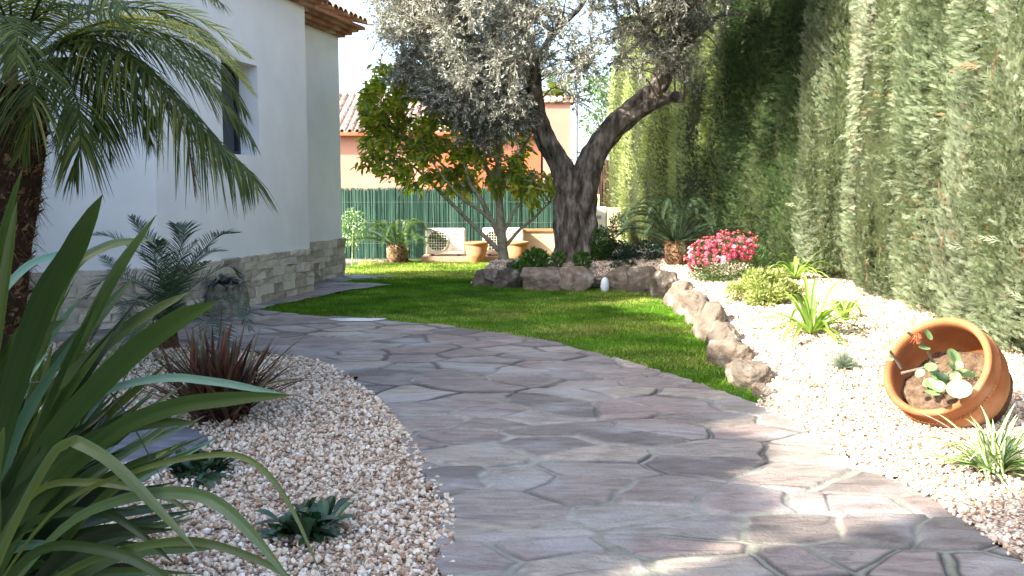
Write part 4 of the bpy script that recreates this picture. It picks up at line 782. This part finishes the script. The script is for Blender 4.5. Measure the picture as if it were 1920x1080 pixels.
for i in range(3):
    r0 = np.random.default_rng(300 + i); mb = MB()
    for j in range(16):
        a = r0.uniform(0, 6.28); z = r0.uniform(.2, 4.6); P0 = np.array([math.cos(a) * .60, math.sin(a) * .60, z]); o_ = np.array([math.cos(a), math.sin(a), 0]); L = r0.uniform(.2, .6); P1 = P0 + o_ * r0.uniform(.10, .18) + [0, 0, L * .5]; P2 = P1 + o_ * r0.uniform(-.02, .06) + np.array([-o_[1], o_[0], 0]) * r0.uniform(-.1, .1) + [0, 0, L * r0.choice([-.7, .6])]
        mb.tube(spline([P0, P1, P2], 8), np.linspace(.008, .002, 8), 5, rug=.1)
        for k in range(3 if False else 0): q_ = P1 + (P2 - P1) * r0.uniform(.1, .8); mb.tube(spline([q_, q_ + r0.normal(0, .04, 3), q_ + r0.normal(0, .08, 3)], 4), np.linspace(.003, .001, 4), 4)
    bt.append(mb)
variants = []
for i in range(3):
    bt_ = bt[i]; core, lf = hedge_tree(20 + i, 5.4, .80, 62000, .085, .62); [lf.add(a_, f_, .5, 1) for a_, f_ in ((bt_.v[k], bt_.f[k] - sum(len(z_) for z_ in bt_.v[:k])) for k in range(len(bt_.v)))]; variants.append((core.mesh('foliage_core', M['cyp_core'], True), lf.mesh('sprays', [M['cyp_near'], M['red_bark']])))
clip = []
for i in range(2):
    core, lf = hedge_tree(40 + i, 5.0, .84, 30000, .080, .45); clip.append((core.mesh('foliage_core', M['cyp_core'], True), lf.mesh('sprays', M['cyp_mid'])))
M['cyp_dark'] = leaf_mat('cypress_dark_with_shade', [(0, (.02, .04, .015)), (.5, (.05, .09, .03)), (1, (.11, .16, .06))], .2, None, .6, .2, .4, 1.2)  # darker cypress green that also carries some of the olive's shade
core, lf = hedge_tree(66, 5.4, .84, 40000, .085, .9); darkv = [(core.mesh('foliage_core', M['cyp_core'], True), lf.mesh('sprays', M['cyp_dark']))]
tm = trunk_mb().mesh('trunk', M['red_bark'], True)
def put_tree(x, y, z, pair, rz, label, group, sc=1.0, off_tr=(0, 0)):
    t = thing('cypress_tree', (x, y, z), label, 'hedge tree', group); t.rotation_euler = (0, 0, rz); t.scale = (sc, sc, sc)
    for nm, me in (('trunk', tm), ('crown', pair[1])):
        o = bpy.data.objects.new(nm, me); scene.collection.objects.link(o); o.parent = t
        if nm == 'crown':
            c_ = bpy.data.objects.new('inner_growth', pair[0]); scene.collection.objects.link(c_); c_.parent = o
    return t
ny = [4.2, 5.2, 6.05, 7.05, 7.85, 8.85, 9.6, 10.65, 11.5, 12.4]
nlab = ['grey green cypress right behind the spider plant', 'grey green cypress directly behind the tilted clay pot', 'shaggy cypress just left of the tilted clay pot', 'shaggy cypress behind the left side of the pot', 'rough cypress behind the blue fescue tuft', 'rough cypress with bare brown stem at its foot', 'rough cypress behind the arching strap leaves', 'cypress with drooping sprays behind the second strap leaved clump', 'cypress with a long wispy side shoot near the top', 'last shaggy cypress where the clipped hedge begins']
for i, y in enumerate(ny):
    x = float(HEDGE_X(y)) + .72 + rng.uniform(-.13, .13); put_tree(x, y, float(zbed(x - .7, y)) - .03, variants[i % 3], (i % 2) * math.pi + rng.uniform(-.15, .15), nlab[i], 'shaggy cypress hedge trees', rng.uniform(.95, 1.05)).scale = (.95, 1.45, rng.uniform(.95, 1.05))
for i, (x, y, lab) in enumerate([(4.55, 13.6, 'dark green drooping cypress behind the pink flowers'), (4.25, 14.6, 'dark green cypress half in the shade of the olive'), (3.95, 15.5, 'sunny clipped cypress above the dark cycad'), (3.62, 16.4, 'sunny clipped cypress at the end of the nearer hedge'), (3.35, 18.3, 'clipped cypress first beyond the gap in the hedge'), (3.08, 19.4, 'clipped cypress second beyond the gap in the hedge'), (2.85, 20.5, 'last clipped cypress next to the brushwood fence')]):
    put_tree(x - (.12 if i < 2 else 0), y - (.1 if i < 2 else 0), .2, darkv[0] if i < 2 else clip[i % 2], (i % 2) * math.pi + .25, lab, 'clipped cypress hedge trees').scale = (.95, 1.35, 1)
# side shoots on the hedge (bare brown twigs)
for i, (pts, D, lab) in enumerate([([(1800, 130), (1812, 180), (1835, 220)], 7.0, 'bare reddish twig showing in the cypress hedge high at the right'), ([(1875, 400), (1860, 450), (1852, 520)], 5.9, 'long bare reddish twig hanging in front of the cypress hedge above the pot')]):
    pass
# pink flowers bush
p = atD(1368, 540, 12.2); z0 = float(zbed(p[0], p[1])); fb = thing('flower_bush', (0, 0, 0), 'round bush covered in pink daisy flowers at the bed edge', 'bush')
mb = MB(); leaf_cloud(mb, [p[0], p[1], z0 + .20], [.55, .46, .38], 13000, .045, .010, .35, .3, .1); mb.build('foliage', M['flower_leaf'], fb)
mb = MB(); n = 620; d_ = rand_dirs(n * 3); d_ = d_[(d_[:, 2] > -.35) & (d_[:, 1] < .6) & ((d_[:, 2] * 1.0 - d_[:, 0] * .55 + .35 * fnoise(d_, 3, 6)) > .30) & (rng.random(len(d_)) < .50)]; C_ = np.array([p[0], p[1], z0 + .20]) + d_ * [.58, .49, .42] * rng.uniform(.80, 1.10, (len(d_), 1))
th = np.linspace(0, 2 * np.pi, 10, endpoint=False); tv = [[0, 0, .12]] + [[math.cos(a) * (1 if i % 1 == 0 else .8), math.sin(a), .0] for i, a in enumerate(th)] + [[math.cos(a + .31) * .62, math.sin(a + .31) * .62, .04] for a in th]
tf = [[0, 11 + (i - 1) % 10, 1 + i, 11 + i] for i in range(10)]; Fr = frames(nrm(np.cross(d_ + rng.normal(0, .35, d_.shape), rand_dirs(len(d_)))), nrm(d_ + [0, -.3, .3])); mb.inst(tv, tf, C_, Fr, rng.uniform(.026, .042, len(d_)))
mb.inst(ICO_V, ICO_F, C_ + nrm(d_) * .006, Fr, .009, mi=1); mb.build('flowers', [M['pink'], M['terra_far']], fb)
# lime bush
p = atD(1432, 585, 10.3); z0 = float(zbed(p[0], p[1])); mb = MB()
for j in range(46):
    a_ = rng.uniform(0, 6.28); rr = rng.uniform(0, 1) ** .5; leaf_cloud(mb, [p[0] + .40 * rr * math.cos(a_), p[1] + .34 * rr * math.sin(a_), z0 + .05 + .26 * (1 - rr ** 2) * rng.uniform(.5, 1.15)], [.10, .10, .085], 170, .055, .018, .1, .5, .2)
mb.build('bush', M['lime_leaf'], label='low lime green bush between the lichen boulder and strap leaved clumps', cat='bush')
# strappy clumps
def strap_plant(name, c, n, L, Wd, mat, label, cat, group=None, el=(.3, 1.3), bend=.9, seed=0, r=None, base=.03, dirs=None):
    r0 = np.random.default_rng(seed); mb = MB(); c = np.asarray(c, float)
    for i in range(n):
        az = r0.uniform(0, 6.28) if dirs is None else dirs[i % len(dirs)] + r0.normal(0, .2); e = r0.uniform(*el); l_ = L * r0.uniform(.65, 1.15); h = np.array([math.cos(az), math.sin(az), 0]); t = np.linspace(0, 1, 12)
        C_ = c + h * base * r0.uniform(0, 1) + (h * math.cos(e))[None] * (t * l_)[:, None] + np.array([0, 0, 1.])[None] * (t * l_ * math.sin(e) - bend * r0.uniform(.5, 1.1) * l_ * t ** 2.2 * .75)[:, None]
        C_[:, 2] = np.maximum(C_[:, 2], c[2] + .015 + .0 * t); w_ = Wd * r0.uniform(.75, 1.2) * np.interp(t, [0, .25, .6, .9, 1], [.55, .95, 1, .5, .03]); mb.ribbon(C_, w_, [0, 0, 1.], r=(r0.random() if r is None else r), fold=.3)
    return mb.build(name, M[mat], label=label, cat=cat, group=group, smooth=True)
for i, (x, y, n, L, lab) in enumerate([(1488, 545, 30, .80, 'arching strap leaved clump behind the lime bush'), (1520, 625, 40, .88, 'arching strap leaved clump on the gravel in front of the lime bush'), (1582, 608, 10, .58, 'small strap leaved clump nearest the hedge foot')]):
    q = at(x, y, .2); strap_plant('strap_leaf_plant', (q[0], q[1], float(zbed(q[0], q[1]))), n, L, .045, 'strap_leaf', lab, 'plant', 'strap leaved clumps on the gravel', (.55, 1.4), 1.0, 60 + i)
q = at(1583, 692, .12); mb = MB(); n = 900; th = rng.uniform(0, 6.28, n); e = rng.uniform(.15, 1.5, n); D_ = np.stack([np.cos(th) * np.cos(e), np.sin(th) * np.cos(e), np.sin(e)], 1)
mb.straps(np.tile([q[0], q[1], zbed(q[0], q[1]) + .01], (n, 1)) + rng.normal(0, .012, (n, 3)) * [1, 1, 0], D_, rng.uniform(.10, .17, n), .0028, rand_dirs(n), .12, (1, .8, .1)); mb.build('fescue_tuft', M['fescue'], label='small blue green fescue tuft on the sunny gravel left of the pot', cat='grass tuft')
# shrubs in the olive bed
def shrub(px, py, D, R, n, mat, label, L=.07, Wd=.035, up=.8, name='shrub', cat='shrub', group=None):
    p = atD(px, py, D); z = p[2]; mb = MB(); leaf_cloud(mb, [p[0], p[1], z + R[2] * .8], R, n, L, Wd, .3, up, .2, (.2, 1, .8, .05)); return mb.build(name, M[mat], label=label, cat=cat, group=group)
g_ = 'small shrubs in the olive bed'
shrub(1003, 512, 14.2, (.20, .18, .20), 420, 'mid_leaf', 'leafy green shrub between the magnolia and olive trunks', .10, .045, 1.0, group=g_)
shrub(1004, 525, 14.1, (.12, .1, .10), 160, 'dark_leaf', 'dark low leaf clump in front of the leafy green shrub', .09, .035, group=g_)
shrub(975, 510, 14.2, (.12, .12, .09), 120, 'mid_leaf', 'low leafy clump right of the magnolia base', .09, .04, group=g_)
shrub(1047, 497, 14.3, (.11, .1, .10), 130, 'mid_leaf', 'little green leaf clump left of the olive trunk foot', .08, .035, group=g_)
shrub(1092, 506, 14.25, (.13, .12, .15), 230, 'mid_leaf', 'dark green upright shrub in front of the olive trunk', .08, .035, 1.1, group=g_)
shrub(1124, 480, 14.9, (.25, .25, .27), 2600, 'mid_leaf', 'rounded dense bush touching the right side of the olive trunk', .04, .02, .3, group=g_)
shrub(1150, 488, 15.0, (.35, .3, .18), 1800, 'dark_leaf', 'dark spreading bush between the olive trunk and the cycad', .05, .022, .3, group=g_)
shrub(1210, 492, 15.2, (.30, .3, .2), 1300, 'dark_leaf', 'dark spreading bush behind the cycad fronds', .05, .022, .3, group=g_)
shrub(1170, 508, 14.3, (.22, .15, .09), 420, 'dark_leaf', 'low dark groundcover clump in the gravel right of the trunk', .05, .02, .3, group=g_)
shrub(1160, 440, 19.0, (.2, .2, .25), 600, 'dark_leaf', 'reddish dark shrub beside the brushwood fence', .06, .02, .6)
q = atD(660, 470, 18.6); mb = MB(); leaf_cloud(mb, [q[0], q[1], .75], [.30, .28, .42], 700, .06, .035, .2, .4, .2); mb.tube([[q[0], q[1], 0], [q[0] + .03, q[1], .8]], .015, 6); mb.build('shrub', M['jade'], label='pale leaved shrub against the green fence at the house corner', cat='shrub')
n = 260; mb = MB(); q = atD(700, 488, 19.2); x_ = rng.uniform(q[0] - .6, q[0] + .6, n); mb.straps(np.stack([x_, np.full(n, 19.75) + rng.normal(0, .08, n), np.zeros(n)], 1), nrm(rng.normal(0, .4, (n, 3)) + [0, 0, 1]), rng.uniform(.05, .22, n), .008, rand_dirs(n), .3, (1, .7, .1)); mb.build('weeds', M['dark_leaf'], kind='stuff')
# dark broadleaf plants in the left gravel
for i, (x, y, R, n) in enumerate([(378, 897, .21, 85), (572, 1010, .20, 80)]):
    q = at(x, y); r0 = np.random.default_rng(70 + i); mb = MB()
    for j in range(n):
        az = r0.uniform(0, 6.28); e = r0.uniform(.15, 1.3); L = R * r0.uniform(.5, 1.1); h = np.array([math.cos(az), math.sin(az), 0]); t = np.linspace(0, 1, 8); s0 = np.array([q[0], q[1], .03]) + np.append(r0.normal(0, .05, 2), 0)
        C_ = s0 + (h * math.cos(e) + np.array([0, 0, math.sin(e)])) * (t * L)[:, None]; C_[:, 2] -= t ** 2 * L * .35; C_[:, 2] = np.maximum(C_[:, 2], .035)
        mb.ribbon(C_, .055 * r0.uniform(.7, 1.2) * np.interp(t, [0, .2, .45, .7, .9, 1], [.1, .3, .85, 1, .6, .03]), [0, 0, 1.] + h * .2, r=r0.random(), fold=.35)
    mb.build('leafy_plant', M['dark_leaf'], smooth=True, label=['small dark leafy plant beside the slate stepping stone', 'small dark leafy plant near the path edge at the bottom'][i], cat='plant', group='dark leafy plants in the left gravel')
# red flax
q = at(400, 792); rf = MB(); r0 = np.random.default_rng(9); RD = q[1]
def px_leaf(mb, pts, D0, D1, w_, r, N=(0, -.6, 1), n=18, prof=((0, .15, .5, .8, 1), (.7, .9, 1, .7, .03)), fold=.3):
    Ds = np.linspace(D0, D1, len(pts)); C_ = spline([atD(x, y, d_) for (x, y), d_ in zip(pts, Ds)], n); t = np.linspace(0, 1, n); mb.ribbon(C_, w_ * np.interp(t, *prof), np.array(N, float), r=r, fold=fold)
for pts, D1, w_, r in [([(410, 770), (490, 700), (578, 624)], RD - .3, .022, .75), ([(420, 765), (500, 722), (592, 708)], RD - .4, .03, .85), ([(405, 770), (450, 680), (482, 622)], RD - .2, .035, .35), ([(400, 770), (420, 660), (437, 600)], RD, .03, .5), ([(415, 770), (480, 690), (508, 645)], RD + .2, .032, .3), ([(360, 770), (362, 690), (362, 612)], RD, .04, .6), ([(375, 770), (375, 690), (388, 590)], RD + .1, .028, .85), ([(430, 775), (500, 790), (535, 822)], RD - .4, .012, .9), ([(430, 770), (510, 740), (580, 790)], RD - .3, .010, .8), ([(430, 765), (540, 740), (640, 775)], RD - .3, .006, .7), ([(360, 775), (330, 720), (300, 640)], RD, .03, .4)]: px_leaf(rf, pts, RD, D1, w_, r, fold=.45)
for j in range(300):
    az = r0.uniform(0, 6.28); e = r0.uniform(.5, 1.45); L = r0.uniform(.38, .80); h = np.array([math.cos(az), math.sin(az), 0]); t = np.linspace(0, 1, 12); C_ = np.array([q[0] + .04, q[1] + .03, .0]) + np.append(r0.normal(0, .06, 2), 0) + (h * math.cos(e) + np.array([0, 0, math.sin(e)])) * (t * L)[:, None]; C_[:, 2] -= t ** 2.5 * L * r0.uniform(0, .3); C_[:, 2] = np.maximum(C_[:, 2], .02)
    rf.ribbon(C_, r0.uniform(.018, .038) * np.interp(t, [0, .3, .75, 1], [.8, 1, .6, .03]), -h + [0, 0, .6], r=r0.beta(1.3, 1.8), fold=.45)
rf.build('red_flax', M['red_flax'], smooth=True, label='bronze red flax with stiff pointed leaves in the left gravel bed', cat='plant')
# big green flax
FD = 2.3; fx = MB(); tipv = []
LV_ = [([(-90, 1250), (-20, 900), (70, 600), (140, 470), (192, 366)], 2.2, 1.9, .085, .45), ([(-80, 900), (-25, 600), (5, 450), (42, 316)], 2.4, 2.3, .05, .6), ([(-60, 1000), (-15, 700), (10, 520), (32, 376)], 2.2, 2.2, .045, .75),
       ([(0, 1200), (60, 860), (130, 690), (215, 520), (293, 403)], 2.5, 2.5, .062, .55), ([(20, 900), (70, 700), (130, 520), (200, 462), (286, 449)], 2.6, 2.7, .05, .78), ([(-20, 1150), (60, 880), (210, 700), (320, 610), (404, 567)], 2.2, 2.0, .078, .5), ([(-60, 1100), (40, 800), (160, 680), (260, 600), (357, 546)], 2.3, 2.3, .055, .65),
       ([(-40, 1150), (60, 960), (200, 820), (320, 765), (430, 748), (549, 741)], 2.1, 1.9, .058, .55), ([(0, 1000), (90, 850), (180, 745), (300, 710), (400, 716), (470, 728), (545, 742)], 2.4, 2.2, .035, .97), ([(-30, 1100), (50, 930), (160, 830), (270, 795), (373, 792)], 2.1, 2.0, .048, .45),
       ([(-60, 1200), (20, 1000), (95, 860), (130, 832), (150, 832), (215, 872), (300, 958), (372, 1036)], 2.0, 1.8, .042, .84), ([(-40, 1150), (100, 960), (250, 885), (400, 853), (480, 870), (545, 950), (605, 1085)], 2.0, 1.7, .020, .8), ([(-20, 1150), (120, 990), (240, 935), (340, 925), (410, 945), (480, 1010), (560, 1110)], 2.0, 1.7, .042, .86),
       ([(-20, 1180), (150, 1060), (330, 1015), (460, 1040), (575, 1100)], 1.9, 1.8, .028, .7), ([(-20, 1150), (50, 1000), (120, 900), (180, 850), (255, 800)], 2.2, 2.2, .034, .5), ([(-60, 800), (-20, 600), (40, 510), (100, 480), (155, 474)], 2.6, 2.9, .045, .95), ([(-50, 1100), (60, 930), (170, 905), (290, 925), (360, 960)], 2.1, 1.9, .028, .8),
       ([(-60, 1250), (-10, 1020), (-8, 900), (0, 840), (8, 800)], 1.7, 1.7, .03, .6), ([(-60, 1150), (50, 900), (150, 760), (215, 700), (270, 650)], 2.5, 2.6, .05, .3), ([(-100, 1200), (0, 880), (90, 700), (180, 600), (250, 520)], 2.8, 3.0, .06, .5), ([(-80, 1000), (10, 780), (90, 640), (150, 560)], 2.9, 3.0, .055, .88), ([(-30, 1000), (60, 850), (160, 800), (230, 740)], 2.3, 2.4, .03, .25), ([(-80, 1100), (-20, 760), (60, 640), (120, 600)], 2.4, 2.4, .06, .35),
       ([(-60, 1100), (60, 980), (180, 960), (250, 990), (330, 1060)], 2.0, 1.9, .03, .3), ([(-60, 1200), (60, 1040), (190, 1030), (290, 1070), (340, 1110)], 1.9, 1.8, .034, .45), ([(-80, 1100), (20, 900), (70, 760), (100, 640)], 2.3, 2.3, .04, .8)]
for pts, D0, D1, w_, r in LV_: px_leaf(fx, pts, D0, D1, w_ * (.66 if w_ < .06 else .74), r, N=(rng.uniform(-.4, .3), -1, .25 if r < .8 else .7), n=26, prof=((0, .2, .55, .8, .93, 1), (.55, .85, 1, .8, .42, .03)), fold=.22)
r0 = np.random.default_rng(15)
for j in range(150):
    x0_ = r0.uniform(-140, 20); e = r0.uniform(.05, 1.25); L = r0.uniform(250, 640) * (1 if e > .5 else .8); xt = x0_ + L * math.cos(e) * .8 + 20; yt = 1150 - L * math.sin(e) * 1.1; D_ = r0.uniform(2.2, 3.0); xm = (x0_ + xt) / 2 - 25 * math.sin(e); ym = (1150 + yt) / 2 - r0.uniform(20, 70)
    px_leaf(fx, [(x0_, 1180), (xm, ym), (xt, yt)], D_ - .1, D_ + r0.uniform(-.2, .5), r0.uniform(.016, .042), r0.random() * .95, N=(r0.uniform(-.8, .5), -1, .2), n=16, fold=.25)
for (pts, w_) in [([(0, 720), (140, 715), (200, 730), (250, 800), (330, 950)], .006), ([(150, 860), (240, 700), (310, 560), (360, 500)], .006)]: px_leaf(fx, pts, 2.4, 2.3, w_, .2, n=18)
bigf = fx.build('green_flax', M['flax'], smooth=True, label='large green flax with long sword leaves filling the lower left corner', cat='plant')
# tilted pot
PC = at(1776, 792, .06); pot = thing('clay_pot', PC, 'large round terracotta pot tipped on its side on the sunny gravel', 'pot')
axis = nrm(np.array([-.72, -.48, .54])); zz = axis; xx = nrm(np.cross([0, 0, 1.], zz)); yy = np.cross(zz, xx); RM = np.stack([xx, yy, zz], 1)
prof = [(0, 0), (.17, 0), (.19, .015), (.25, .08), (.305, .17), (.335, .26), (.340, .33), (.330, .385), (.336, .392), (.333, .40), (.325, .405), (.318, .45), (.330, .47), (.335, .49), (.325, .505), (.300, .505), (.288, .485), (.290, .42), (.305, .33), (.300, .25), (.27, .15), (.2, .06), (0, .04)]
org = np.array([.235, .18, .10])
mb = MB(); prof = [(a * .98, b_ * 1.0) for a, b_ in prof]; mb.lathe(prof, 64, org, RM, wob=.006); mb.build('pot_body', M['terracotta'], pot, smooth=True)
mb = MB(); nb_ = 90
for i in range(nb_):
    a = 2 * math.pi * i / nb_; c0 = np.array([.329 * math.cos(a), .329 * math.sin(a), .375]); c1 = np.array([.329 * math.cos(a + .09), .329 * math.sin(a + .09), .396]); mb.tube([org + RM @ c0, org + RM @ c1], .007, 5, r=.5)
mb.build('rope_band', M['terracotta'], pot, smooth=True)
mb = MB(); v, f = ico_sub(4); v = v.copy(); keep = v[:, 2] > -.2; z_ = .25 + .03 * fnoise(v, 3, 8) + .015 * fnoise(v, 9, 8) - v[:, 0] * .02; q_ = np.stack([v[:, 0] * .288, v[:, 1] * .288, np.where(v[:, 2] > 0, z_ + v[:, 1] * -.10, .1)], 1); mb.add(org + q_ @ RM.T, f, .5); mb.build('soil', M['soil'], pot, smooth=True)
pl = thing('succulent', (0, 0, 0), 'round leaved succulent with orange bloom growing out of the tipped clay pot', 'plant')
PDp = PC[1] - .12
def pd(x, y, d=0): return atD(x, y, PDp + d)
mb = MB(); stems_ = [[(1690, 700, .1), (1730, 690, .1), (1760, 680, .15)], [(1765, 710, .1), (1745, 670, -.1), (1728, 640, -.2)], [(1765, 710, .1), (1790, 690, -.05), (1785, 665, -.1)], [(1765, 710, .05), (1780, 725, -.15), (1795, 735, -.2)], [(1765, 705, .1), (1740, 720, -.1), (1750, 735, -.15)], [(1690, 690, 0), (1670, 660, -.05), (1660, 650, -.1)], [(1765, 710, .1), (1800, 700, 0), (1812, 705, 0)], [(1728, 642, -.2), (1705, 625, -.25), (1695, 618, -.25)]]
for s_ in stems_: mb.tube(spline([pd(*q) for q in s_], 8), np.linspace(.010, .006, 8), 7, r=.3)
mb.build('stems', M['twig'], pl, smooth=True)
mb = MB()
def disc(c, R, N, r, asp=1.0, roll=0):
    Fr = frames(nrm(np.cross(N, [math.cos(roll), math.sin(roll), .3]))[None], np.array(N, float)[None])[0]; th = np.linspace(0, 2 * np.pi, 20, endpoint=False); V = [[0, 0, 0]]
    for k, h in ((.6, .02), (1, .12)):
        V += [[R * asp * k * math.cos(a), R * k * math.sin(a), R * h] for a in th]
    V = np.array(V) @ Fr.T + c; f3 = [[0, 1 + i, 1 + (i + 1) % 20] for i in range(20)]; f4 = [[1 + i, 21 + i, 21 + (i + 1) % 20, 1 + (i + 1) % 20] for i in range(20)]; mb.add(V, f3, r); mb.add(V, f4, r)
for x, y, d_, R, N, r in [(1798, 730, -.25, .068, (-.3, -.8, .6), 1.0), (1787, 668, -.12, .050, (.3, -.8, .5), .45), (1812, 702, -.02, .055, (0, -.3, 1), .6), (1768, 706, -.1, .04, (.2, -.5, 1), .5), (1750, 722, -.15, .05, (-.2, -.5, 1), .4), (1748, 738, -.2, .045, (.1, -.2, 1), .7), (1733, 653, -.2, .034, (.1, -.3, 1), .6), (1748, 690, -.1, .035, (-.6, -.5, .6), .4), (1740, 628, -.22, .035, (.5, -.7, .5), .5), (1698, 615, -.25, .030, (-.3, -.8, .4), .8), (1715, 608, -.22, .03, (.1, -.8, .5), .95), (1660, 652, -.1, .030, (-.2, -.8, .4), .8), (1672, 645, -.08, .026, (.2, -.8, .4), .9), (1668, 672, -.08, .026, (0, -.6, .8), .85), (1760, 725, -.2, .04, (-.5, -.6, .5), .3), (1725, 700, -.05, .03, (-.5, -.6, .5), .4), (1648, 668, -.05, .02, (-.5, -.6, .5), .8)]: disc(pd(x, y, d_), R, N, r, .85, rng.uniform(0, 3))
for j in range(20):
    x, y = 1760 + rng.normal(0, 26), 708 + rng.normal(0, 20); disc(pd(x, y, rng.uniform(-.22, -.04)), rng.uniform(.022, .042), (rng.uniform(-.5, .5), -.6, rng.uniform(.4, 1)), rng.uniform(.1, .8), .8, rng.uniform(0, 3))
mb.build('leaves', M['jade'], pl, smooth=True)
mb = MB(); c_ = pd(1718, 628, -.28); n = 90; D_ = rand_dirs(n); D_[:, 1] -= .5; mb.straps(np.tile(c_, (n, 1)), nrm(D_), rng.uniform(.02, .045, n), .006, rand_dirs(n), .6, (1, 1, .5)); mb.build('bloom', M['orange_bloom'], pl)
# weeds in the pot soil
mb = MB(); n = 60; q = org + RM @ np.array([.06, .05, .28]); base_p = np.array(PC) + q; D_ = nrm(rng.normal(size=(n, 3)) + [0, -.5, 1]); mb.straps(base_p + rng.normal(0, .05, (n, 3)) @ np.diag([1, .5, .3]), D_, .02, .012, rand_dirs(n), .1, (.3, 1, .2)); mb.build('weeds', M['mid_leaf'], kind='stuff')
# spider plants
def varieg(c, n, L, Wd, label, el, seed, dirs=None, bend=.8, name='spider_plant'):
    r0 = np.random.default_rng(seed); mb = MB(); c = np.asarray(c, float)
    for i in range(n):
        az = r0.uniform(0, 6.28) if dirs is None else dirs + r0.normal(0, .5); e = r0.uniform(*el); l_ = L * r0.uniform(.6, 1.15); h = np.array([math.cos(az), math.sin(az), 0]); t = np.linspace(0, 1, 12); cc = c + np.append(r0.normal(0, .03, 2), 0)
        C_ = cc + (h * math.cos(e))[None] * (t * l_)[:, None] + np.array([0, 0, 1.])[None] * (t * l_ * math.sin(e) - bend * r0.uniform(.4, 1.1) * l_ * t ** 2.2 * .7)[:, None]; C_[:, 2] = np.maximum(C_[:, 2], c[2] + .012)
        w_ = Wd * np.interp(t, [0, .3, .7, 1], [.7, 1, .8, .03]); T = nrm(np.gradient(C_, axis=0)); sd = nrm(np.cross(T, [0, 0, 1.])); up = np.cross(sd, T); g = r0.uniform(0, .4); wh = r0.uniform(.6, 1)
        rows = [C_ - sd * (w_ / 2)[:, None] + up * (w_ * .15)[:, None], C_ - sd * (w_ / 5)[:, None], C_ + sd * (w_ / 5)[:, None], C_ + sd * (w_ / 2)[:, None] + up * (w_ * .15)[:, None]]
        V = np.stack(rows, 1).reshape(-1, 3); bI = np.arange(11) * 4
        for k, rv in ((0, g), (1, wh), (2, g)): mb.add(V, np.stack([bI + k, bI + k + 1, bI + k + 5, bI + k + 4], 1), rv)
    return mb.build(name, M['varieg'], label=label, cat='plant', group='variegated spider plants')
q = at(1862, 893, .03); varieg((q[0], q[1], float(zbed(q[0], q[1]))), 110, .45, .023, 'full variegated spider plant in front of the tipped pot', (.3, 1.45), 4)
q = at(1718, 745, .06); varieg((q[0], q[1], float(zbed(q[0], q[1]))), 24, .30, .018, 'thin variegated spider plant left of the tipped pot', (.2, 1.4), 5, dirs=2.6)
mb = MB(); mb.tube(spline([pd(1722, 772, -.1), pd(1760, 790, -.25), pd(1800, 815, -.35), pd(1850, 845, -.5)], 14), .004, 5); mb.build('runner_stem', M['twig'], label='thin dark runner stem lying on gravel between the two spider plants', cat='stem')
# ---------------------------------------------------------------- trees beyond and at the side
def big_tree(name, c, hgt, R, nclump, per, L, Wd, mat, label, trunk_h, bark='olive_bark', seed=1, shape=(1, 1, .8), group=None):
    r0 = np.random.default_rng(seed); t = thing(name, c, label, 'tree', group); mb = MB(); lf = MB(); cc = np.array([0, 0, trunk_h + (hgt - trunk_h) * .5]); RR = np.array([R, R, (hgt - trunk_h) * .5 * 1.05]) * [shape[0], shape[1], 1]
    mb.tube(spline([[0, 0, -.1], [.1, 0, trunk_h * .6], [0, .1, trunk_h], [.05, 0, hgt * .8]], 14), np.linspace(.22, .05, 14) * hgt / 6, 12, rug=.06)
    for i in range(nclump):
        d_ = nrm(r0.normal(size=3)); rd = r0.uniform(.35, 1) ** .6; p_ = cc + d_ * RR * rd; s_ = np.array([0, 0, min(max(p_[2] * .7, trunk_h * .8), hgt * .75)]); mb.tube(spline([s_, (s_ + p_) / 2 + [0, 0, .1 * R], p_], 6), np.linspace(.035, .01, 6) * hgt / 6, 5)
        leaf_cloud(lf, p_, np.array([.30, .30, .24]) * R * r0.uniform(.7, 1.2), per, L, Wd, .2, .2, .3)
    mb.build('trunk', M[bark], t, smooth=True); lf.build('crown', M[mat], t); return t
big_tree('broadleaf_tree', (3.4, 29, 0), 5.6, 1.7, 40, 160, .12, .05, 'flower_leaf', 'pale green tree seen in the fork of the olive beyond the fence', 1.2, seed=3)
big_tree('broadleaf_tree', (6.4, 32, 0), 7.5, 2.4, 40, 160, .14, .06, 'mid_leaf', 'darker green tree behind the pale one beyond the fence', 1.5, seed=4)
t = thing('fan_palm', (0, 0, 0), 'distant palm top showing above the neighbouring roof', 'palm tree'); c_ = atD(1045, 185, 33.0); mb = MB(); mb.tube([[c_[0], 33, 0], [c_[0], 33, c_[2]]], [.22, .16], 10, rug=.06); mb.build('trunk', M['palm_bark'], t); a = MB()
for i in range(20):
    az = i * 2.4; e = rng.uniform(-.3, 1.2); h = np.array([math.cos(az), math.sin(az), 0]); L = 1.5; d_ = h * math.cos(e) + np.array([0, 0, math.sin(e)]); p0 = np.array([c_[0], 33, c_[2]]); frond(a, a, [p0, p0 + d_ * L * .5, p0 + d_ * L + [0, 0, -.3]], 24, .5, .035, .3, rr=.02)
a.build('fronds', M['palm_leaf'], t)
# unseen tall cypress screen, added left of the frame to shade the near path
for i, (x, y, hz) in enumerate([(-5.8, 8.0, .95), (-5.4, 7.2, .95), (-5.35, 6.3, .95), (-5.35, 5.2, .97), (-5.35, 4.1, .96), (-5.35, 3.0, .95), (-5.35, 1.95, .90), (-5.35, 1.2, .86), (-5.4, -.55, 1.42), (-5.4, -1.3, 1.5), (-5.4, -1.9, 1.5), (-5.4, -3.0, 1.5), (-5.4, -4.1, 1.5)]):
    t_ = put_tree(x, y, -.03, variants[i % 3], i * 1.3, 'unseen cypress added beside the camera to shade the near path', 'cypresses added as shade casters'); t_.scale = (1.02, 1.02, hz)
